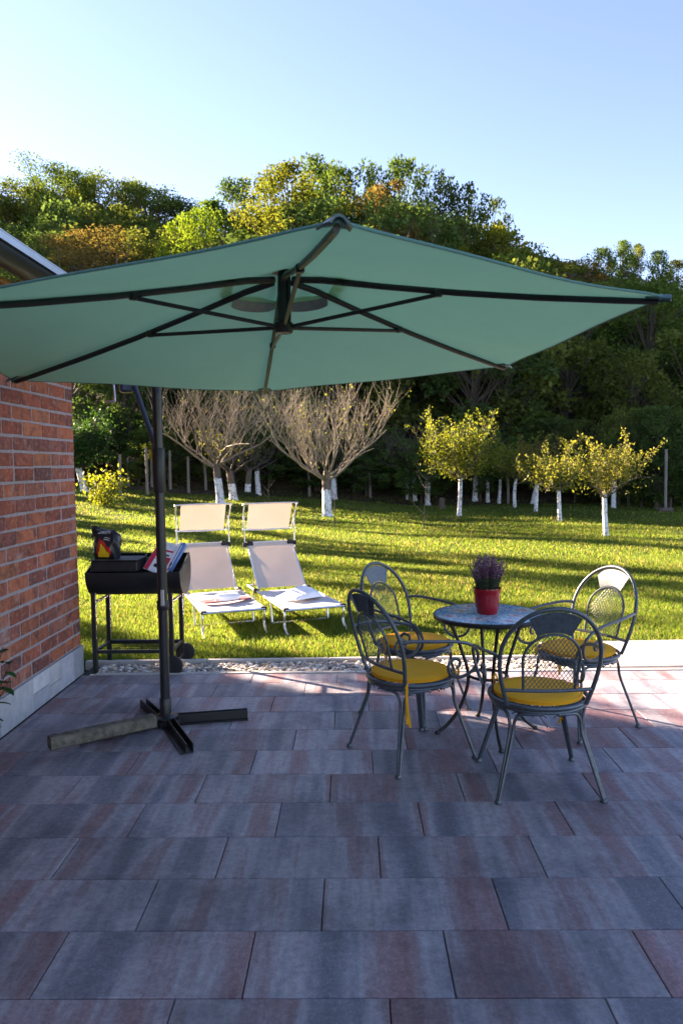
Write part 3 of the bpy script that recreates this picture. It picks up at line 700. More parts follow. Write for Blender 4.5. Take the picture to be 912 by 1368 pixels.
def make_cushion():
    t = thing('seat_cushion', (0, 0, 0), 0, '-', 'cushion', 'yellow seat cushions on the iron chairs')
    b = MB(); b.lathe([(.15, 0), (.195, .002), (.211, .007), (.214, .013), (.211, .019), (.198, .026), (.16, .030), (.10, .0275), (.03, .025)], 48); pad = b.build('pad', M['yellow'], t)
    b = MB(); 
    for z in (.007, .020): b.tube([(.2125 * cos(a), .2125 * sin(a), z) for a in np.linspace(0, 2 * PI, 48, endpoint=False)], .0035, 6, closed=True)
    b.build('piping', M['yellow'], t)
    for sx, sy, long in ((.15, -.16, False), (-.15, -.16, True)):
        b = MB()
        for q in (0, 1):
            if long: pts = [(sx, sy, .012), (sx * 1.15, sy * 1.16, .012), (sx * 1.19, sy * 1.20, -.02), (sx * (1.16 + .03 * q), sy * 1.17 - .01 * q, -.11), (sx * 1.16 + .02 * q, sy * 1.18, -.20 - .02 * q)]
            else: pts = [(sx, sy, .012), (sx * 1.12, sy * 1.12, .02), (sx * 1.2, sy * 1.14, .045 - .03 * q), (sx * 1.28, sy * 1.1, .02 - .03 * q), (sx * 1.16, sy * 1.2, -.01 - .015 * q)]
            b.tube(spline(pts, 20), .007, 6, flat=.3)
        b.build('tie', M['yellow'], t)
    return t
ch0 = make_chair(); ch0.scale = (1, 1, 1.035); cu0 = make_cushion()
spots = [((.368, 4.055), (.87, .49), 'grey iron chair left of the table, nearer to the camera, seen side on', 'yellow cushion with ties hanging down on the nearest left chair', 1.64),
         ((.966, 3.667), (.0, 1), 'grey iron chair nearest the camera with its back turned to it', 'yellow cushion seen through the mesh back of the nearest chair', 3.1),
         ((1.426, 4.496), (-.86, -.5), 'grey iron chair right of the table with sunlit back panel', 'yellow cushion on the chair right of the table', 1.9),
         ((.458, 4.749), (.757, -.65), 'grey iron chair behind left, its back towards the loungers', 'yellow cushion on the rear left chair behind the side-on chair', .6)]
for i, (c, d, l1, l2, ra) in enumerate(spots):
    rz = math.atan2(d[1], d[0]) - PI / 2
    if i == 0: ch0.location = (c[0], c[1], 0); ch0.rotation_euler.z = rz; ch0['label'] = l1; cu0.location = (c[0], c[1], ZS * 1.035 + .004); cu0.rotation_euler.z = rz + ra; cu0['label'] = l2
    else: dup(ch0, (c[0], c[1], 0), rz, l1); dup(cu0, (c[0], c[1], ZS * 1.035 + .004), rz + ra, l2)

# ------------------------------------------------------------------ loungers
def make_lounger():
    t = thing('sun_lounger', (0, 0, 0), 0, '-', 'sun lounger', 'sun loungers on the lawn')
    W = .30; H = .23; HL = 1.12; BA = R(42); BLn = .70
    bt = np.array([0, HL + BLn * cos(BA), H + .02 + BLn * sin(BA)])
    b = MB()
    for sx in (1, -1): b.tube([(sx * W, 0, H), (sx * W, HL + .38, H + .02)], .0125, 8)
    b.tube([(-W, .0, H), (W, .0, H)], .0125, 8); b.tube([(-W, HL + .38, H + .02), (W, HL + .38, H + .02)], .0125, 8); fr = b.build('frame', M['alu'], t)
    for sx in (1, -1):
        b = MB(); b.box((sx * (W - .012), .015, H + .003), (.06, .05, .034), bev=.01); b.build('corner_joint', M['rubber'], t)
        b = MB(); b.box((sx * W, HL, H + .015), (.034, .07, .05), bev=.01); b.build('hinge', M['rubber'], t)
    gg = [[(x, y, H + .008 - .022 * (1 - (x / W) ** 2) * sin(PI * y / HL)) for x in np.linspace(-W + .01, W - .01, 9)] for y in np.linspace(.01, HL - .01, 20)]
    b = MB(); b.sheet(np.array(gg)[:, ::-1], .003); b.build('seat_sling', M['skylit_sling'], t)
    d = np.array([0, cos(BA), sin(BA)]); n = np.array([0, -sin(BA), cos(BA)])
    b = MB(); p0 = np.array([0, HL, H + .02])
    for sx in (1, -1): b.tube([p0 + np.array([sx * (W - .035), 0, 0]), p0 + d * BLn + np.array([sx * (W - .035), 0, 0])], .0125, 8)
    b.tube([p0 + d * BLn + np.array([sx * (W - .035), 0, 0]) for sx in (-1, 1)], .0125, 8)
    b.tube([p0 + d * .30 + np.array([-W + .04, 0, -.02]), (-W + .06, HL + .37, H + .0)], .007, 6); b.tube([p0 + d * .30 + np.array([W - .04, 0, -.02]), (W - .06, HL + .37, H)], .007, 6); b.build('backrest_frame', M['alu'], t)
    gg = [[p0 + d * s_ + np.array([x, 0, 0]) - n * (.02 * (1 - (x / W) ** 2) * sin(PI * s_ / BLn) - .012) for x in np.linspace(-W + .045, W - .045, 9)] for s_ in np.linspace(.02, BLn - .005, 14)]
    b = MB(); b.sheet(np.array(gg)[:, ::-1], .003); b.build('back_sling', M['sling'], t)
    for sx in (1, -1):
        b = MB(); b.box(p0 + d * (BLn - .02) + np.array([sx * (W - .06), 0, 0]) + n * .012, (.075, .065, .03), Matrix.Rotation(BA, 3, 'X'), bev=.012); b.build('back_corner', M['rubber'], t)
        b = MB(); b.lathe([(.02, 0), (.024, .01), (.02, .05)], 12, p0 + d * (BLn - .03) + np.array([sx * (W + .0), 0, -.02])); b.build('knob', M['rubber'], t)
    sh = thing_part = None
    st = p0 + d * (BLn - .03)
    for sx in (1, -1):
        b = MB(); b.tube([st + np.array([sx * (W + .0), 0, -.05]), st + np.array([sx * (W + .0), .02, .32])], .008, 8)
        b.lathe([(.014, 0), (.014, .03)], 10, st + np.array([sx * W, .02, .305])); b.build('sunshade_post', M['alu'], t)
    SA = R(62); sd = np.array([0, -cos(SA), sin(SA)]); cpt = st + np.array([0, .02, .30])
    lo, hi = cpt - sd * .15, cpt + sd * .20; X = W + .0
    loop = [lo + np.array([-X + .05, 0, 0]), lo + np.array([X - .05, 0, 0]), lo + sd * .04 + np.array([X - .01, 0, 0]), hi - sd * .04 + np.array([X + .01, 0, 0]), hi + np.array([X - .03, 0, 0]), hi + np.array([-X + .03, 0, 0]), hi - sd * .04 + np.array([-X - .01, 0, 0]), lo + sd * .04 + np.array([-X + .01, 0, 0])]
    b = MB(); b.tube(spline(loop, 64, True), .0085, 8, closed=True); sf = b.build('sunshade_frame', M['alu'], t)
    gg = [[lo + (hi - lo) * s_ + np.array([x, .012 * (1 - (x / X) ** 2) * sin(PI * s_), 0]) for x in np.linspace(-X + .045 , X - .045, 9)] for s_ in np.linspace(.03, .99, 8)]
    b = MB(); b.sheet(np.array(gg)[:, ::-1], .003); b.build('sunshade_cloth', M['sling'], sf)
    for sx in (1, -1):
        for y, o_ in ((.10, 1), (HL + .05, -1)):
            b = MB(); b.tube(spline([(sx * W, y - .06 * o_, H), (sx * W, y - .075 * o_, H - .06), (sx * W, y - .06 * o_, .09), (sx * W, y - .13 * o_, .02), (sx * W, y - .19 * o_, .008)], 24), .0115, 8); b.tube([(sx * W, y - .17 * o_, .012), (sx * W, y - .20 * o_, .006)], .014, 8); b.build('leg', M['alu'], t)
    b = MB(); b.tube([(-W, .48, .015), (W, .48, .015)], .011, 8)
    for sx in (1, -1): b.tube([(sx * W, .48, .015), (sx * W, .52, H)], .010, 8)
    b.build('centre_leg', M['alu'], t)
    return t
lg = make_lounger()
def place(o_, foot, hinge):
    a = on_z(*foot, .21); c = on_z(*hinge, .23); v = c - a; a_ = math.atan2(v[1], v[0]) - PI / 2
    o_.location = (a[0], a[1], float(gz(a[0], a[1])) + .03 - .02); o_.rotation_euler.z = a_; return a, a_
a1, r1 = place(lg, (313, 817), (284, 790)); lg['label'] = 'left sun lounger beside the barbecue with a rolled white towel on maroon'
lg2 = dup(lg, (0, 0, 0), 0, 'right sun lounger nearer the iron chairs with a bunched white towel'); a2, r2 = place(lg2, (421, 813), (376, 786))
def loc_on(base, rz, x, y, z): return (base[0] + x * cos(rz) - y * sin(rz), base[1] + x * sin(rz) + y * cos(rz), z)
def towel_roll(name, mat, L, rx, rz_, seed, lumps=.12):
    b = MB(); g = np.random.default_rng(seed); n = 28; m = 20; gg = []
    for i in range(m + 1):
        t = i / m; e = min(1, (min(t, 1 - t) / .10 + .02)) ** .45; row = []
        for k in range(n + 1):
            a = 2 * PI * k / n; rr = e * (1 + lumps * sin(3 * a + 5 * t) * .5 + lumps * .4 * sin(7 * t + 2 * a + seed)); row.append((L * (t - .5), rx * rr * cos(a), max(-rz_ * .75, rz_ * rr * sin(a)) + rz_ * .75))
        gg.append(row)
    b.sheet(np.array(gg)[:, ::-1]); return b.build(name, mat)
zt = .236
o = towel_roll('rolled_towel', M['towel'], .26, .065, .04, 3); o.location = loc_on(a1, r1, .02, .42, zt + .012); o.rotation_euler.z = r1 + .1; tag(o, 'rolled white towel lying on a maroon towel on the left lounger', 'towel')
def flat_towel(name, mat, w, l, seed, z=.012):
    b = MB(); g = np.random.default_rng(seed); gg = [[(x * (1 + .04 * sin(5 * y)), y + .012 * sin(9 * x), z * (.8 + .3 * sin(11 * x + seed) * sin(8 * y))) for x in np.linspace(-w / 2, w / 2, 14)] for y in np.linspace(-l / 2, l / 2, 10)]
    b.sheet(np.array(gg)[:, ::-1], .014); return b.build(name, mat)
o = flat_towel('folded_towel', M['maroon'], .50, .16, 2); o.location = loc_on(a1, r1, .02, .47, zt - .008); o.rotation_euler.z = r1 + .12; tag(o, 'folded maroon towel under the white roll on the left lounger', 'towel')
o = flat_towel('folded_towel', M['maroon'], .20, .20, 6); o.location = loc_on(a2, r2, .12, .57, zt - .008); o.rotation_euler.z = r2 + .3; tag(o, 'small maroon towel peeking out under the bunched white towel', 'towel')
b = MB(); gg = []
for i in range(19):
    row = []
    for j in range(19):
        x, y = (i / 18 - .5) * .38, (j / 18 - .5) * .30; e = (1 - (2 * x / .38) ** 2) * (1 - (2 * y / .30) ** 2)
        row.append((x * (1 + .1 * sin(7 * y)), y, .004 + .085 * max(e, 0) ** .55 * (1 + .22 * sin(16 * x + 6 * y) + .15 * sin(23 * y - 4 * x))))
    gg.append(row)
b.sheet(np.array(gg), .006); o = b.build('bunched_towel', M['towel']); o.location = loc_on(a2, r2, .02, .52, zt + .002); o.rotation_euler.z = r2 + .35; tag(o, 'bunched white towel heaped on the right lounger', 'towel')

# ------------------------------------------------------------------ barbecue
gr = thing('barrel_barbecue', (-1.615, 5.93, 0), R(-1), 'black half barrel charcoal barbecue with two wheels beside the brick wall', 'barbecue')
RB = .19; ZC = .775; XL, XR = -.365, .365
def arc(n=26, r=RB): return [(r * cos(a), ZC + r * sin(a)) for a in np.linspace(R(178), R(400), n)]
b = MB(); prof = arc(); gg = [[(x, y, z) for y, z in prof] for x in (XL, XR)]
b.sheet(np.array(gg), .004); pan = b.build('barrel', M['barrel'], gr)
for x in (XL, XR):
    b = MB(); pr = arc(); v = [(x - .004, y * 1.03, ZC + (z - ZC) * 1.03) for y, z in pr] + [(x + .004, y * 1.03, ZC + (z - ZC) * 1.03) for y, z in pr]; n = len(pr)
    f = [tuple(range(n)), tuple(range(n, 2 * n))[::-1]] + [(i, (i + 1) % n, (i + 1) % n + n, i + n)[::-1] for i in range(n)]; b.add(v, f)
    ep = b.build('end_plate', M['barrel'], gr, smooth=False)
    if x > 0: ep['label'] = 'dusty brown right end plate'; ep.data.materials[0] = simple('dusty_enamel', (.05, .04, .036), .55, 0, .5, 18, .1)
b = MB()
for i in range(24): b.tube([(XL + .01 + i * .031, -.17, ZC - .012), (XL + .01 + i * .031, .17, ZC - .012)], .003, 5)
b.tube([(XL + .01, -.172, ZC - .016), (XR - .01, -.172, ZC - .016)], .004, 5); b.tube([(XL + .01, .172, ZC - .016), (XR - .01, .172, ZC - .016)], .004, 5); b.build('grate', M['barrel'], gr)
b = MB(); b.box((-.155, -.02, ZC + .055), (.36, .27, .075), bev=.006); b.box((-.155, -.02, ZC + .098), (.38, .29, .010), bev=.003); b.box((-.155, -.02, ZC + .018), (.37, .28, .008)); b.build('charcoal_tray', M['barrel'], gr)
b = MB(); b.box((.02, .14, ZC + .085), (.012, .012, .06)); b.box((.02, .135, ZC + .085), (.04, .006, .012)); b.build('latch', M['silver'], gr)
LX = (-.315, .285); LY = (-.17, .17)
for ix, x in enumerate(LX):
    for y in LY:
        b = MB(); zb = .055 if ix else -.02
        b.box((x, y, (zb + .63) / 2), (.034, .034, .63 - zb), bev=.003); b.build('leg', M['black'], gr)
for x in LX: b = MB(); b.box((x, 0, .545), (.018, .31, .018), bev=.003); b.build('crossbar', M['black'], gr)
b = MB()
for y in LY: b.box((-.015, y, .16), (.62, .026, .026), bev=.003)
for x in LX: b.box((x, 0, .163), (.024, .36, .022), bev=.003)
for y in np.linspace(-.11, .11, 5): b.tube([(-.32, y, .170), (.29, y, .170)], .003, 5)
b.build('lower_frame', M['black'], gr)
b = MB(); b.tube([(.30, -.22, .058), (.30, .22, .058)], .008, 8); b.build('axle', M['black'], gr)
for y in (-.215, .215):
    b = MB(); pr = [(.03, -.02), (.055, -.02), (.075, -.016), (.078, -.008), (.078, .008), (.075, .016), (.055, .02), (.03, .02)]; 
    V = []; n = 28
    for r, h in pr:
        for k in range(n): a = 2 * PI * k / n; V.append((.30 + r * cos(a), y + h, .058 + r * sin(a)))
    F = [(i * n + k, i * n + (k + 1) % n, (i + 1) * n + (k + 1) % n, (i + 1) * n + k) for i in range(len(pr) - 1) for k in range(n)] + [tuple(range(n)), tuple((len(pr) - 1) * n + k for k in range(n))[::-1]]
    b.add(V, F); b.build('wheel', M['rubber'], gr)
# charcoal sack
bag = thing('charcoal_sack', (-1.615 - .25, 5.93 - .02, ZC + .104), R(-8), 'crumpled black charcoal sack with a red and yellow flame on the barbecue tray', 'sack')
BW, BD, BH = .215, .11, .235
def bagp(t, a):
    wob = 1 + .05 * sin(5 * a + 9 * t) + .03 * sin(11 * a - 7 * t)
    wx = BW / 2 * (1 - .10 * t ** 4 - .16 * sstep(.75, 1., t)) * (.93 + .07 * sin(PI * t)); dy = BD / 2 * (sin(PI * min(.12 + t * .88, 1)) ** .45 * .9 + .1)
    ca, sa = cos(a), sin(a); e = .62
    return np.array([wx * math.copysign(abs(ca) ** e, ca) * wob + .012 * t - .02 * sstep(.8, 1, t), dy * math.copysign(abs(sa) ** .8, sa) * wob + .015 * t, BH * t * (1 - .06 * sstep(.0, 1., (math.copysign(abs(ca) ** e, ca) + 1) / 2) * t) ])
b = MB(); n = 40; m = 22; gg = np.array([[bagp(i / m, 2 * PI * k / n) for k in range(n + 1)] for i in range(m + 1)])
b.sheet(gg); b.add(gg[0, :-1], [tuple(range(n))[::-1]]); b.add(gg[m, :-1], [tuple(range(n))]); b.build('sack_body', M['bag'], bag)
b = MB(); gg = [[(-.118 + .075 * u + .01 * sin(3 * v), -.018 - .012 * sin(PI * u) + .006 * sin(7 * v), .168 + .085 * v + .008 * sin(4 * u)) for u in np.linspace(0, 1, 8)] for v in np.linspace(0, 1, 8)]
b.sheet(np.array(gg), .012); b.build('folded_ear', M['bag'], bag)
def front_y(x, z):
    t = min(max(z / BH, 0), .98); best = None
    for a in np.linspace(PI, 2 * PI, 61):
        p = bagp(t, a); d = abs(p[0] - x)
        if best is None or d < best[0]: best = (d, p[1])
    return best[1]
def decal(name, poly, mat, lift):
    poly = np.array(poly); b = MB(); s_ = .004; x0, z0_ = poly.min(0); x1, z1 = poly.max(0); V = {}; F = []; L = []
    def inside(x, z):
        c = False; n = len(poly)
        for i in range(n):
            (xa, za), (xb, zb) = poly[i], poly[(i + 1) % n]
            if (za > z) != (zb > z) and x < (xb - xa) * (z - za) / (zb - za) + xa: c = not c
        return c
    nx_, nz_ = int((x1 - x0) / s_) + 1, int((z1 - z0_) / s_) + 1
    def vid(i, j):
        if (i, j) not in V: x, z = x0 + i * s_, z0_ + j * s_; V[(i, j)] = len(L); L.append((x, front_y(x, z) - lift, z))
        return V[(i, j)]
    for i in range(nx_):
        for j in range(nz_):
            if inside(x0 + (i + .5) * s_, z0_ + (j + .5) * s_): F.append((vid(i, j), vid(i + 1, j), vid(i + 1, j + 1), vid(i, j + 1)))
    b.add(L, F); return b.build(name, mat, bag, smooth=False)
decal('red_flame', [(-.055, .015), (-.06, .06), (-.045, .12), (-.035, .165), (-.02, .145), (.0, .14), (.02, .11), (.035, .085), (.04, .1), (.06, .07), (.055, .04), (.045, .015)], M['flame_red'], .003)
decal('yellow_flame', [(-.05, .012), (-.045, .045), (-.03, .08), (-.022, .125), (-.01, .105), (.01, .085), (.025, .06), (.045, .045), (.038, .012)], M['flame_yellow'], .005)
for txt, sz, x, z in (('BRIKETI', .030, -.055, .196),):
    cu = bpy.data.curves.new('lettering', 'FONT'); cu.body = txt; cu.size = sz; cu.extrude = .0006
    tmp = bpy.data.objects.new('lettering', cu); COL.objects.link(tmp); dg = bpy.context.evaluated_depsgraph_get(); me = bpy.data.meshes.new_from_object(tmp.evaluated_get(dg))
    bpy.data.objects.remove(tmp); me.materials.clear(); me.materials.append(M['print_white'])
    co = np.zeros(len(me.vertices) * 3); me.vertices.foreach_get('co', co); co = co.reshape(-1, 3)
    out = np.array([(x + p[0], front_y(x + p[0], z + p[1]) - .004 - p[2], z + p[1]) for p in co]); me.vertices.foreach_set('co', out.ravel()); me.update()
    link('lettering', me, bag)
decal('white_stripe', [(.0, .152), (.05, .142), (.05, .146), (.0, .157)], M['print_white'], .004); decal('white_stripe', [(.005, .166), (.055, .156), (.055, .159), (.005, .17)], M['print_white'], .004)
decal('side_marks', [(-.093, .05), (-.083, .05), (-.083, .13), (-.088, .13), (-.088, .06), (-.093, .06)], M['print_white'], .004)
# papers leaning in the open barrel
def leaflet(x, y, z, w, h, th, tilt, yaw, roll_, mat, label, stripes):
    t = thing('leaflet', (x, y, z), yaw, label, 'leaflet', 'leaflets stuffed in the barbecue')
    rt = Matrix.Rotation(tilt, 3, 'X') @ Matrix.Rotation(roll_, 3, 'Y')
    b = MB(); c = np.array(rt @ Vector((0, 0, h / 2))); b.box(c, (w, th, h), rt, bev=.002); b.build('sheets', mat, t, smooth=False)
    for (fx, fz, fw, fh, mt) in stripes:
        b = MB(); c = np.array(rt @ Vector((fx * w, -th / 2 - .002, fz * h))); b.box(c, (fw * w, .0016, fh * h), rt); b.build('print', mt, t, smooth=False)
gx, gy = -1.615, 5.93
leaflet(gx + .10, gy - .06, ZC + .0, .13, .24, .012, R(-34), R(0), R(24), M['paper_white'], 'white leaflet with red band leaning left of the parasol pole', [(-.32, .5, .3, .98, M['paper_red']), (.2, .25, .35, .12, M['black'])])
leaflet(gx + .175, gy - .055, ZC + .0, .14, .25, .012, R(-32), R(-4), R(14), M['paper_white'], 'white leaflet with red lower half right behind the parasol pole', [(0, .28, .96, .4, M['paper_red']), (0.05, .7, .6, .06, M['paper_red']), (0, .55, .4, .05, M['black'])])
leaflet(gx + .245, gy - .05, ZC + .0, .055, .25, .03, R(-30), R(-8), R(20), M['paper_blue'], 'blue and white magazine edge on at the right of the stack', [(-.3, .5, .3, .96, M['paper_white']), (.1, .5, .16, .8, M['paper_white']), (-.05, .2, .3, .15, M['black'])])
# small leafy plant against the wall
pp = thing('potted_shrub', (-1.935, 3.86, 0), 0, 'green leafy pot plant at the left edge by the brick wall', 'potted plant')
b = MB(); b.lathe([(.07, 0), (.075, .01), (.095, .15), (.105, .16), (.105, .185), (.095, .185), (.09, .16)], 28); b.build('pot', M['terracotta'], pp)
b = MB(); b.lathe([(.089, .158), (.08, .165), (.03, .168)], 20); b.build('soil', M['soil'], pp)
LV = []; g = random.Random(3)
b = MB(); bl = MB()
for k in range(9):
    a = g.uniform(0, 2 * PI) if k > 2 else g.uniform(-.5, .5); h = g.uniform(.38, .62) if k > 2 else (.52, .43, .34)[k]; r = g.uniform(.02, .10) if k > 2 else .19
    p = spline([(.02 * cos(a), .02 * sin(a), .16), (.5 * r * cos(a), .5 * r * sin(a), .16 + h * .5), (r * cos(a), r * sin(a), .16 + h)], 10); b.tube(p, np.linspace(.005, .0025, len(p)), 6)
    for j in range(7):
        q = p[int((len(p) - 1) * (.3 + .7 * j / 6))]; an = a + j * 2.4; L = g.uniform(.06, .085); el = g.uniform(-.2, .5)
        d = np.array([cos(an) * cos(el), sin(an) * cos(el), sin(el)]); s_ = np.array([-sin(an), cos(an), 0]); up_ = np.cross(d, s_) * -1
        rows = [[q + d * L * t + s_ * (w_ * .02 * sin(PI * (t * .9 + .08)) ** .8) + np.array([0, 0, -.02 * t * t + abs(w_) * .005]) for w_ in (-1, 0, 1)] for t in np.linspace(.0, 1, 7)]
        bl.sheet(np.array(rows), .0008, col=np.array([.03, .10, .025]) * g.uniform(.7, 1.3))
b.build('stem', M['bark'], pp); bl.build('foliage', M['leaf'], pp, colattr=True)

# ------------------------------------------------------------------ trees
def tubes_np(paths, n):
    """paths: list of (P (m,3), rad (m,)) -> verts, quads; quick tube mesh"""
    VV = []; QQ = []; k = 0; ang = np.arange(n) * 2 * PI / n; ca, sa = np.cos(ang), np.sin(ang)
    for P, r in paths:
        P = np.asarray(P); m = len(P); T = np.gradient(P, axis=0); T /= np.linalg.norm(T, axis=1)[:, None] + 1e-9
        ref = np.array([.31, .77, .12]) if abs(T[0][1]) < .8 else np.array([.9, .1, .2])
        N = np.cross(T, ref); N /= np.linalg.norm(N, axis=1)[:, None] + 1e-9; B = np.cross(T, N)
        V = P[:, None] + np.asarray(r)[:, None, None] * (N[:, None] * ca[None, :, None] + B[:, None] * sa[None, :, None]); VV.append(V.reshape(-1, 3))
        i = np.arange((m - 1) * n).reshape(m - 1, n); j = np.roll(i, -1, 1); QQ.append(np.stack([i, j, j + n, i + n], -1).reshape(-1, 4) + k); k += m * n
    return np.concatenate(VV), np.concatenate(QQ)
def leaves_np(P, size, g, up=.3, aspect=.55):
    n = len(P); d = g.normal(size=(n, 3)); d[:, 2] += up; d /= np.linalg.norm(d, axis=1)[:, None]
    q = g.normal(size=(n, 3)); s = np.cross(d, q); s /= np.linalg.norm(s, axis=1)[:, None]
    L = (size * (.6 + .8 * g.random(n)))[:, None]
    V = np.stack([P, P + d * L * .5 + s * L * aspect * .5, P + d * L, P + d * L * .5 - s * L * aspect * .5], 1).reshape(-1, 3)
    i = np.arange(n) * 4; return V, np.stack([i, i + 1, i + 2, i + 3], 1)
def walk(g, p, d, L, n, wob, grav):
    pts = [np.array(p)]; d = np.array(d, float)
    for _ in range(n):
        d = d + g.normal(size=3) * wob; d[2] += grav; d /= np.linalg.norm(d); pts.append(pts[-1] + d * L / n)
    return np.array(pts), d
def orchard(name, loc, seed, H, crown_r, trunk_h, trunk_r, nleaf, lsize, lcol, label, bare=False, white_h=.6, lean=(0, 0), group='orchard trees with whitewashed trunks', tw=1.0, limbs=6, upr=.25, bmat=None, spread=1.35, fill=.45):
    g = np.random.default_rng(seed); t = thing(name, loc, 0, label, 'tree', group)
    tp, d = walk(g, (0, 0, -.05), (lean[0], lean[1], 1), trunk_h + .05, 7, .035, .02)
    tr = np.linspace(trunk_r * 1.08, trunk_r * .86, 8); tr[0] *= 1.28
    V, Q = tubes_np([(tp, tr)], 12)
    link('trunk', np_mesh('trunk', V, [Q], [M['whitetrunk']], smooth=True, attrs={'wash': np.clip(.5 + (white_h - V[:, 2]) * 3, 0, 1)}), t)
    paths = []; tips = []; s0 = tp[-1]
    for k in range(limbs):
        a = 2 * PI * (k + .6 * g.random()) / limbs; sp = spread * (.75 + .5 * g.random())
        if k == limbs - 1: sp *= .35
        L = (crown_r * 1.22) * (.75 + .35 * g.random())
        P, d = walk(g, s0 + np.array([0, 0, -.12 * g.random() * trunk_h]), (cos(a) * sp, sin(a) * sp, .75), L, 7, .15, .02)
        r0 = trunk_r * (.28 + .12 * g.random()); paths.append((P, np.linspace(r0, r0 * .35, 8)))
        for j in range(int(5 * tw)):
            u = .2 + .8 * (j + g.random()) / (5 * tw); q = P[int(u * 7)]; a2 = a + g.normal() * 1.1
            L2 = (H - trunk_h) * (.35 + .35 * g.random()) * (1.1 - .3 * u)
            hmax = H - q[2]; L2 = min(L2, max(hmax, .15) * 1.02)
            P2, _ = walk(g, q, (cos(a2) * .6, sin(a2) * .6, .8), L2, 6, .14, upr * .45); r2 = max(r0 * .33, .007); paths.append((P2, np.linspace(r2, r2 * .3, 7)))
            for i2 in range(int(4 * tw)):
                u2 = .15 + .85 * g.random(); q2 = P2[int(u2 * 6)]; a3 = g.random() * 2 * PI; L3 = min((H - trunk_h) * (.18 + .22 * g.random()), max(H - q2[2], .12))
                P3, _ = walk(g, q2, (cos(a3) * .55, sin(a3) * .55, .75), L3, 4, .17, upr * .35); r3 = max(r2 * .45, .0036); paths.append((P3, np.linspace(r3, r3 * .35, 5))); tips.append(P3)
            tips.append(P2)
    V, Q = tubes_np(paths, 5); link('branches', np_mesh('branches', V, [Q], [bmat or M['bark']], smooth=True), t)
    if nleaf:
        idx = g.integers(0, len(tips), nleaf); P = np.zeros((nleaf, 3))
        for i, ti in enumerate(idx):
            T = tips[ti]; f = g.random() ** .8 * (len(T) - 1.001); j = int(f); P[i] = T[j] + (T[j + 1] - T[j]) * (f - j)
        P += g.normal(size=P.shape) * lsize * .5
        if fill:
            m = int(nleaf * fill); q = g.normal(size=(m, 3)); q /= np.linalg.norm(q, axis=1)[:, None]; q *= g.random((m, 1)) ** .4
            lob = 1 + .22 * np.sin(5 * np.arctan2(q[:, 1], q[:, 0]) + 3 * q[:, 2] + seed)
            P[:m] = np.array([s0[0], s0[1], 0]) + np.stack([q[:, 0] * crown_r * lob, q[:, 1] * crown_r * lob, trunk_h * .92 + (H - trunk_h) * (.36 + .38 * q[:, 2])], 1)
        V, Q = leaves_np(P, lsize, g); base = np.array(lcol); n = len(P); mixr = g.random((n, 1))
        c = base[0] * (1 - mixr) + base[1] * mixr; c = c * (.7 + .6 * g.random((n, 1)))
        link('crown', np_mesh('crown', V, [Q], [M['leaf']], col=np.repeat(c, 4, 0)), t)
    return t
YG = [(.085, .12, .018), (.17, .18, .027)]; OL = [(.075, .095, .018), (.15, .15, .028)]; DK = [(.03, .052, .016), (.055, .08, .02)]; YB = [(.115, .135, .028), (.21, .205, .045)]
def put(px, py): x, y, z = on_ground(px, py); return (x, y, z)
def hgt(px, py, loc): return float(at_y(px, py, loc[1])[2] - loc[2])
L = put(437, 690); orchard('bare_tree', L, 11, hgt(450, 488, L), 2.0, 1.05, .13, 240, .07, [(.16, .19, .02), (.24, .26, .03)], 'large bare fruit tree right behind the sun loungers with a few green leaves', fill=0, white_h=.75, tw=1.75, limbs=8, upr=.30, bmat=M['palebark'])
L = put(295, 672); orchard('bare_tree', L, 12, hgt(300, 490, L), 2.25, 1.25, .13, 90, .07, [(.16, .17, .02), (.24, .22, .03)], 'large bare fruit tree nearest the parasol pole, above the left lounger', fill=0, white_h=.8, lean=(-.12, 0), tw=1.75, limbs=8, upr=.30, bmat=M['palebark'])
L = put(613, 690); orchard('fruit_tree', L, 21, hgt(620, 540, L), 1.2, 1.2, .065, 8000, .075, YG, 'dense yellow green fruit tree with tall leafy shoots, left of the other leafy trees', white_h=1.15, tw=1.2, limbs=9, upr=.30)
L = put(809, 717); orchard('fruit_tree', L, 22, hgt(800, 568, L), .95, .92, .055, 3000, .068, YB, 'sparse yellow fruit tree on the right with its trunk nearest the camera', fill=.15, white_h=.95, tw=.95, limbs=7, upr=.24)
L = put(747, 697); orchard('fruit_tree', L, 23, hgt(745, 587, L), .98, .88, .055, 3300, .075, YB, 'small yellowing fruit tree just left of the sparse right hand tree', white_h=.85, tw=.9, limbs=7)
L = put(715, 684); orchard('fruit_tree', L, 24, hgt(722, 578, L), 1.05, 1.0, .06, 3000, .08, [(.10, .10, .02), (.2, .16, .04)], 'third yellowing fruit tree, its white trunk beside a leaning one', white_h=.95, tw=.9)
L = put(687, 678); orchard('fruit_tree', L, 25, hgt(690, 572, L), 1.15, 1.05, .06, 3200, .085, YG, 'thin olive green fruit tree with forked open crown between the denser ones', white_h=1.0, tw=.9)
L = put(571, 674); orchard('bare_tree', L, 26, hgt(560, 590, L), .8, .95, .10, 60, .09, YG, 'low bare fruit tree with thick white trunk left of the dense yellow green tree', white_h=.9, tw=.9, bmat=M['palebark'])
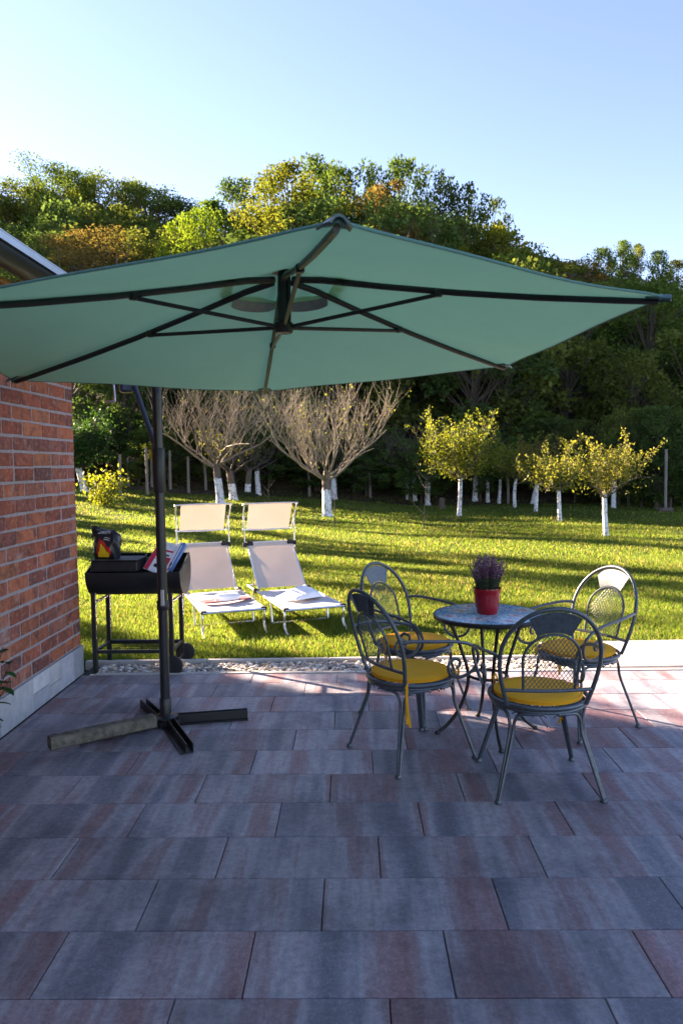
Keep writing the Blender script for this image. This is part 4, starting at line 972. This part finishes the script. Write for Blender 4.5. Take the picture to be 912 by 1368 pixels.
small = [(545, 666, 560, 545, .09, 'left one of two dim bare trees standing close together in the shade', 150, .9), (554, 668, 540, 560, .09, 'right one of two dim bare trees standing close together in the shade', 150, .9),
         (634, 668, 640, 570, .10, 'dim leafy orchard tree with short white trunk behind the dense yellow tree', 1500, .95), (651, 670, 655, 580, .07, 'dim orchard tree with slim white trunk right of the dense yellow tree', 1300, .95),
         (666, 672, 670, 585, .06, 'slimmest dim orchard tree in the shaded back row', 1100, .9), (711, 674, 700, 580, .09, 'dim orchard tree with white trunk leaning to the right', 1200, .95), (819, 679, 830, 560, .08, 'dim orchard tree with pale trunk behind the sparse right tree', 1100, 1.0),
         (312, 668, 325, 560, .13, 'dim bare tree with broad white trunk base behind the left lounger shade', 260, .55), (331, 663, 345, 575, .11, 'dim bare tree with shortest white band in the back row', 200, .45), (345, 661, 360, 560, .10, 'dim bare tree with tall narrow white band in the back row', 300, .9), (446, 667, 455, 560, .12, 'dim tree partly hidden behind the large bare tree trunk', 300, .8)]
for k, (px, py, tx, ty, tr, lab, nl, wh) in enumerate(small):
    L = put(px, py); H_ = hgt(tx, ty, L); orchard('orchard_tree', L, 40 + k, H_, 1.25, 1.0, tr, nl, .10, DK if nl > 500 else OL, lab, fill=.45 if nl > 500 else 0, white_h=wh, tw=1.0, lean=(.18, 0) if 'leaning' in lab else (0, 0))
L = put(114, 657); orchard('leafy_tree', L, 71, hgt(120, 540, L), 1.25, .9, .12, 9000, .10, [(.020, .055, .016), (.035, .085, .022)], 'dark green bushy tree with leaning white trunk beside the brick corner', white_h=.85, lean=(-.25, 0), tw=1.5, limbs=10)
def bush(name, loc, seed, H, rad, n, size, col, label, cat='shrub'):
    g = np.random.default_rng(seed); t = thing(name, loc, 0, label, cat); paths = []; P = []
    for k in range(12):
        a = g.random() * 2 * PI; q, _ = walk(g, (0, 0, -.02), (cos(a) * .5, sin(a) * .5, 1), H * (.65 + .35 * g.random()), 6, .10, .05); paths.append((q, np.linspace(.012, .004, 7))); P.append(q)
    V, Q = tubes_np(paths, 5); link('stem', np_mesh('stem', V, [Q], [M['bark']], smooth=True), t)
    pts = np.array([P[g.integers(12)][1 + g.integers(6)] for _ in range(n)]) + g.normal(size=(n, 3)) * np.array([rad * .33, rad * .33, H * .09]); pts[:, 2] = np.abs(pts[:, 2])
    V, Q = leaves_np(pts, size, g); c = np.array(col[0]) + (np.array(col[1]) - np.array(col[0])) * g.random((n, 1))
    link('foliage', np_mesh('foliage', V, [Q], [M['leaf']], col=np.repeat(c, 4, 0)), t); return t
L = put(139, 677); bush('shrub', L, 5, hgt(140, 620, L), .42, 900, .10, [(.11, .15, .017), (.21, .22, .027)], 'small sunlit yellow green shrub on the lawn near the brick corner')
# saplings, stump, stakes
for k, (px, py, ty, lab, br) in enumerate(((447, 704, 655, 'thin dark stick planted in the lawn beside the bare tree', 0), (566, 708, 628, 'bare young sapling with few thin twigs in front of the dense yellow tree', 5), (359, 676, 640, 'short leafless sapling between the two lounger sunshades', 4))):
    L = put(px, py); H_ = hgt(px, ty, L); g = np.random.default_rng(80 + k); t = thing('sapling', L, 0, lab, 'sapling'); P, _ = walk(g, (0, 0, -.03), (0, 0, 1), H_, 7, .03, .02)
    V, Q = tubes_np([(P, np.linspace(.013, .006, 8))], 6); link('stem', np_mesh('stem', V, [Q], [M['bark']], smooth=True), t)
    if br:
        pa = []
        for i in range(br): a = g.random() * 2 * PI; q, _ = walk(g, P[2 + i % 5], (cos(a), sin(a), .8), H_ * .4, 5, .08, .1); pa.append((q, np.linspace(.006, .002, 6)))
        V, Q = tubes_np(pa, 5); link('twigs', np_mesh('twigs', V, [Q], [M['palebark']], smooth=True), t)
L = put(590, 680); b = MB(); b.lathe([(.14, -.05), (.115, .05), (.105, .2), (.10, .38), (.06, .41)], 16); o = b.build('tree_stump', M['stump']); o.location = L; tag(o, 'short brown tree stump between the orchard trunks', 'stump')
stk = [(161, 663, 607, 'leftmost weathered stake standing behind the yellow shrub'), (172, 650, 612, 'thin far stake just right of the leftmost stake'), (197, 661, 598, 'pale stake close left of the parasol pole'), (203, 654, 602, 'stake half hidden behind the parasol pole'),
       (228, 658, 602, 'stake just right of the parasol pole'), (252, 660, 610, 'stake between the parasol pole and the bare tree'), (275, 658, 620, 'stake right next to the bare tree trunk'), (413, 663, 624, 'stake standing left of the large bare tree'), (494, 664, 628, 'lone stake in the shade right of the large bare tree'), (678, 672, 632, 'stake in the dark behind the leafy orchard trees')]
for k, (px, py, ty, lab) in enumerate(stk):
    L = put(px, py); H_ = hgt(px, ty, L); b = MB(); b.tube([(0, 0, -.1), (.01, 0, H_ * .5), (random.uniform(-.04, .04), 0, H_)], [.055, .05, .045], 8); o = b.build('wooden_stake', M['stake']); o.location = L; tag(o, lab, 'stake', 'fence stakes at the edge of the wood')
L = put(888, 684); H_ = hgt(888, 600, L); t = thing('wooden_post', L, 0, 'tall grey post on a low stone footing at the right edge of the lawn', 'post'); b = MB(); b.tube([(0, 0, .1), (0, 0, H_)], .045, 8); b.build('post', M['stake'], t)
b = MB(); b.box((0, 0, .05), (.42, .3, .16), bev=.05); b.build('footing', M['stump'], t, smooth=False)
# soil bank under the stakes
b = MB(); gg = []
for i in range(30):
    x = -10.6 + i * .26; row = []
    for j in range(7): q = j / 6; y = 27.2 - .06 * (x + 8) + q * 1.0; row.append((x, y, float(gz(x, y)) + .16 * sin(PI * q) * (1 + .3 * sin(x * 5)) - .03))
    gg.append(row)
b.sheet(np.array(gg)[::-1]); o = b.build('soil_bank', M['floor']); tag(o, kind='structure')

# ------------------------------------------------------------------ wood on the hill
def forest_mesh(seed, H, Rc, n_clump, per, size, cols, crown_base=.28, spiky=0.):
    g = np.random.default_rng(seed); paths = []; tp, _ = walk(g, (0, 0, -.6), (0, 0, 1), H * .92, 9, .03, .05); paths.append((tp, np.linspace(H * .016 + .03, .03, 10))); P = []; C = []
    cols = np.array(cols)
    for k in range(n_clump):
        u = (k + g.random()) / n_clump; z = H * (crown_base + (1 - crown_base) * u); prof = (sin(PI * (.12 + .80 * u)) ** .7) * (1 - .45 * spiky * u)
        a = g.random() * 2 * PI; rr = Rc * prof * (.25 + .75 * g.random() ** .6) * (1 + .28 * sin(2 * a + seed) + .18 * sin(3 * a + 9 * u + seed)); c = np.array([rr * cos(a), rr * sin(a), z])
        st = tp[min(9, max(2, int((z * .8 / H) * 9)))]; paths.append((np.array([st, (st + c) / 2 + np.array([0, 0, .1]), c]), np.array([.05, .03, .012]) * H / 10))
        cr = Rc * (.16 + .17 * g.random()); n = int(per * (.6 + .8 * g.random())); q = g.normal(size=(n, 3)); q /= np.linalg.norm(q, axis=1)[:, None]; q *= (g.random((n, 1)) ** .45) * cr; q[:, 2] *= .75
        P.append(c + q); cc = cols[0] + (cols[1] - cols[0]) * np.clip(g.random() * .7 + .3 * g.random((n, 1)), 0, 1); C.append(cc * (.75 + .5 * g.random((n, 1))))
    P = np.concatenate(P); C = np.concatenate(C); P[:, 2] = np.minimum(P[:, 2], H)
    LV, LQ = leaves_np(P, size, g, .2, .7); TV, TQ = tubes_np(paths, 5); return TV, TQ, LV, LQ, np.repeat(C, 4, 0)
K = {'green': [(.055, .095, .024), (.10, .145, .034)], 'yellow': [(.11, .145, .022), (.18, .19, .03)], 'olive': [(.075, .095, .026), (.125, .14, .034)], 'rust': [(.095, .07, .026), (.15, .105, .04)], 'dark': [(.045, .075, .026), (.08, .115, .034)], 'bright': [(.12, .19, .02), (.19, .26, .03)]}
VAR = {}
def far_tree(px, py, d, kind, rad, label, seed, spiky=0., name='forest_tree', dens=1.0):
    p = at_y(px, py + 4.5 * rad, d); z = float(gz(p[0], p[1])); H = float(p[2]) - z; g = random.Random(seed)
    key = seed; TV, TQ, LV, LQ, C = forest_mesh(seed, 10., 3.0, int(82 * dens * max(.8, (rad / 3) ** .8)), int(150 * max(.8, (rad / 3) ** .8)), .165 * min(1.1, 3 / rad), K[kind], .22, spiky)
    VAR[key] = (np_mesh('trunk', TV, [TQ], [M['bark']], smooth=True), np_mesh('crown', LV, [LQ], [M['leaf_far']], col=C))
    a, c = VAR[key]; t = thing(name, (p[0], p[1], z), g.uniform(0, 6.28), label, 'tree', 'tall trees of the wooded hill'); s = H / 10.; sr = rad / 3.0
    t.scale = (sr, sr, s); link('trunk', a, t); link('crown', c, t); return t
far = [(70, 207, 56, 'green', 4.2, 'tall dark green tree at the left end of the skyline', 1), (25, 232, 54, 'olive', 3.8, 'olive tree at the left edge of the photo above the roof', 2), (112, 222, 60, 'green', 3.6, 'rounded green treetop right of the tallest left tree', 3),
       (152, 224, 58, 'yellow', 3.4, 'yellowish treetop in the middle of the left hill', 4), (195, 236, 57, 'green', 4.0, 'green tree on the descending left skyline', 5), (243, 260, 58, 'dark', 3.6, 'dark tree at the right end of the left hill skyline', 6),
       (120, 300, 40, 'rust', 4.0, 'rusty brown autumn tree above the parasol left half', 7), (35, 290, 42, 'dark', 3.6, 'dark tree above the roof edge', 8), (200, 300, 41, 'olive', 3.4, 'olive tree just above the sloping parasol edge', 9),
       (255, 274, 38, 'bright', 1.9, 'bright lime green young tree between the left hill and the tall grove', 10), (300, 262, 44, 'green', 2.6, 'slim green tree between lime tree and yellow tree', 11),
       (328, 228, 47, 'dark', 2.4, 'thin dark tree left of the big yellow tree', 12), (385, 216, 40, 'yellow', 3.8, 'big round yellow green tree above the parasol peak', 13), (425, 205, 47, 'green', 2.6, 'pointed green tree rising behind the big yellow tree', 14),
       (470, 210, 44, 'green', 2.5, 'tall green tree right of the parasol peak', 15), (518, 242, 40, 'rust', 2.3, 'orange brown autumn tree in the tall grove', 16), (526, 209, 46, 'green', 2.2, 'tall dark green tree behind the orange brown one', 17),
       (578, 218, 43, 'dark', 2.2, 'loose dark tree with sky showing through, left of the skyline slope', 18), (622, 234, 43, 'dark', 2.3, 'airy dark tree at the right shoulder of the grove', 19), (650, 262, 45, 'dark', 2.0, 'airy dark tree at the right end of the grove', 20), (655, 298, 39, 'yellow', 2.8, 'yellow green tree at the foot of the grove above the canopy', 21), (690, 312, 43, 'olive', 2.2, 'small olive tree where the grove meets the right wood', 22),
       (735, 335, 52, 'olive', 3.4, 'olive tree behind the right half of the canopy', 23), (800, 324, 56, 'green', 1.9, 'slender green tree left of the spiky pair', 24), (831, 316, 56, 'green', 1.5, 'tallest spiky tree on the right skyline', 25), (850, 322, 57, 'olive', 1.3, 'spiky olive tree next to the tallest spiky one', 26), (880, 330, 56, 'green', 1.6, 'spiky tree near the right edge of the photo', 27), (905, 340, 57, 'olive', 1.7, 'spiky tree at the right edge of the photo', 28), (770, 338, 54, 'rust', 2.4, 'brownish tree on the low right skyline', 29)]
for px, py, d, kd, rad, lab, sd in far: far_tree(px, py, d, kd, rad, lab, sd, spiky=1. if 'spiky' in lab or 'slender' in lab or 'pointed' in lab else 0., dens=.6 if 'airy' in lab or 'loose' in lab else 1.)
# the wood itself: one mass of trees
sky = np.array([(-900, 200), (-300, 215), (0, 240), (70, 225), (150, 235), (245, 272), (310, 285), (380, 240), (470, 225), (560, 235), (620, 255), (665, 295), (705, 345), (760, 345), (830, 335), (912, 350), (1200, 390)], float)
g = np.random.default_rng(99); LVs = []; LQs = []; Cs = []; TVs = []; TQs = []; nl = nt = 0
kinds = ['dark', 'dark', 'green', 'green', 'olive', 'olive', 'rust', 'yellow']; base = []
for k in range(10):
    kd = ['dark', 'green', 'olive', 'olive', 'green', 'dark', 'olive', 'green', 'dark', 'olive'][k]; base.append(forest_mesh(200 + k, 10., 3.2, 62, 95, .225, K[kd], .12))
cnt = 0
def add_tree(x, y, H, rad, bi, a):
    global nl, nt
    TV, TQ, LV, LQ, C = base[bi]; S = np.array([rad / 3.2, rad / 3.2, H / 10.]); r = np.array([[cos(a), -sin(a), 0], [sin(a), cos(a), 0], [0, 0, 1]]); off = np.array([x, y, float(gz(x, y))])
    LVs.append((LV * S) @ r.T + off); LQs.append(LQ + nl); nl += len(LV); Cs.append(C * g.uniform(.75, 1.2)); TVs.append((TV * S) @ r.T + off); TQs.append(TQ + nt); nt += len(TV)
for row, d0 in enumerate((31, 34, 38, 43, 48, 54, 61, 69)):
    npx = 12 + row * 2
    for i in range(-npx // 2, npx + 4):
        px = -150 + 1300 * (i + g.uniform(-.35, .35)) / npx; d = d0 + g.uniform(-1.3, 1.8); x = (px - 456) / 1000 * d
        if (px < -40 and .545 * x + .839 * d < 27.5) or (-40 <= px < 60 and d < 50): continue
        low = px < 330 and d < 46
        if low and g.random() < .35: continue
        zs = float(at_y(px, 395 if low else np.interp(px, sky[:, 0], sky[:, 1]) + (42 if px > -30 else 0), d)[2]); z = float(gz(x, d)); H = min(g.uniform(7.5, 11.5) if d > 36 else g.uniform(5., 9.), zs - z)
        if H < 2.5: continue
        bi = int(g.choice([0, 5, 8])) if low else int(g.integers(10)); add_tree(x, d, H, min(H * .36, 3.4) * g.uniform(.85, 1.2), bi, g.random() * 6.28)
# understory: low shrubs along the edge
for i in range(-16, 84):
    px = 90 + 980 * i / 63 + g.uniform(-10, 10); d = g.uniform(28.6, 31.) - (3.5 if px > 780 else 0) * min(1, (px - 780) / 80 if px > 780 else 0); x = (px - 456) / 1000 * d
    add_tree(x, d, g.uniform(1.0, 2.4) * (1.5 if px > 560 else 1.), g.uniform(.8, 1.5), int(g.choice([0, 1, 4, 5, 8, 2])), g.random() * 6.28)
for i in range(40):      # thin bare poles in the dark wood on the left
    px = g.uniform(100, 560); d = g.uniform(31, 42); x = (px - 456) / 1000 * d; P, _ = walk(g, (x, d, float(gz(x, d)) - .2), (g.normal() * .08, 0, 1), g.uniform(4, 9), 6, .05, .03); V, Q = tubes_np([(P, np.linspace(.09, .03, 7) * g.uniform(.5, 1.2))], 5); TVs.append(V); TQs.append(Q + nt); nt += len(V)
LVs = np.concatenate(LVs); TVs = np.concatenate(TVs)
VV = np.concatenate([LVs, TVs]); QQ = np.concatenate(LQs + [q + len(LVs) for q in TQs]); nLQ = sum(len(q) for q in LQs)
pm = np.zeros(len(QQ), np.int32); pm[nLQ:] = 1; cc = np.concatenate(Cs + [np.full((len(TVs), 3), .08)])
tag(link('woodland', np_mesh('woodland', VV, [QQ], [M['leaf_far'], M['bark']], pm, cc)), 'dense mixed autumn wood covering the hillside behind the orchard', 'woodland', kind='stuff')

# unseen trees added behind the house to throw long shadows on lawn and patio
def shade_tree(x, y, H, rad, kind, label, seed, dn, cb=.1):
    TV, TQ, LV, LQ, C = forest_mesh(seed, 10., 3.0, int(100 * dn), 150, .25 if dn < 1 else .36, K[kind], cb); t = thing('added_shade_tree', (x, y, float(gz(x, y))), 0, label, 'tree', 'unseen trees added to shade lawn and patio'); t.scale = (rad / 3., rad / 3., H / 10.)
    link('trunk', np_mesh('trunk', TV, [TQ], [M['bark']], smooth=True), t); link('crown', np_mesh('crown', LV, [LQ], [M['leaf_far']], col=C), t)
def su(q, u): return (.545 * q - .839 * u, .839 * q + .545 * u)      # across / along the sunbeams
SHADE = [(*su(3.15, 16), 10., .95, 'dark', 'dense evergreen behind the far corner of the house', 301, 1.1), (*su(4.6, 18.5), 9.5, .42, 'green', 'very slim young tree beside the evergreen', 307, .7), (*su(2.3, 14.5), 10.5, 1.7, 'green', 'leafy tree between the evergreen and the house', 300, 1.5), (*su(.6, 15), 10.5, 1.7, 'dark', 'leafy tree behind the middle of the house', 305, 1.5),
         (*su(9.0, 24), 10.5, 1.35, 'green', 'slim sparse tree further behind the house', 302, .32), (*su(11.5, 28), 12.5, 1.3, 'dark', 'tall slim tree far behind the house', 303, .45),
         (*su(15.5, 36), 14., 1.3, 'green', 'tall sparse tree at the far left of the lawn', 304, .42), (*su(23.2, 46), 13., 2.4, 'olive', 'broad olive tree at the far left end of the orchard', 306, .9)]
for x, y, H, rad, kd, lab, sd, dn in SHADE: shade_tree(x, y, H, rad, kd, lab, sd, dn)

# ------------------------------------------------------------------ light, sky, camera
w = bpy.data.worlds.new('World'); SC.world = w; w.use_nodes = True; nt_ = w.node_tree; bg = nt_.nodes['Background']
s = nt_.nodes.new('ShaderNodeTexSky'); s.sky_type = 'NISHITA'; s.sun_disc = False; s.sun_elevation = SUN_EL; s.sun_rotation = -SUN_AZ; s.air_density = .7; s.dust_density = .1; s.ozone_density = 1.0
nt_.links.new(s.outputs[0], bg.inputs[0]); bg.inputs[1].default_value = .05
sl = bpy.data.lights.new('sun', 'SUN'); sl.energy = 5.0; sl.angle = R(.55); sl.color = (1.0, .86, .64); so = bpy.data.objects.new('sun', sl); COL.objects.link(so)
so.rotation_euler = Vector(SUN).to_track_quat('Z', 'Y').to_euler()
cd = bpy.data.cameras.new('camera'); co = bpy.data.objects.new('camera', cd); COL.objects.link(co)
mw = Matrix.Identity(4)
for i in range(3): mw[i][0] = RT[i]; mw[i][1] = UP[i]; mw[i][2] = -FW[i]; mw[i][3] = CAM[i]
co.matrix_world = mw; cd.sensor_fit = 'VERTICAL'; cd.sensor_height = 36; cd.sensor_width = 24; cd.lens = 36 * FPX / 1368; cd.clip_end = 2000; cd.clip_start = .05
cd.dof.use_dof = True; cd.dof.focus_distance = 4.9; cd.dof.aperture_fstop = 5.0
SC.camera = co
v = SC.view_settings; v.view_transform = 'Standard'; v.look = 'None'; v.use_white_balance = True; v.white_balance_temperature = 6950; v.white_balance_tint = 25; v.exposure = 3.2; v.gamma = 1
SC.cycles.max_bounces = 8; SC.cycles.transparent_max_bounces = 8
SC.cycles.use_denoising = True
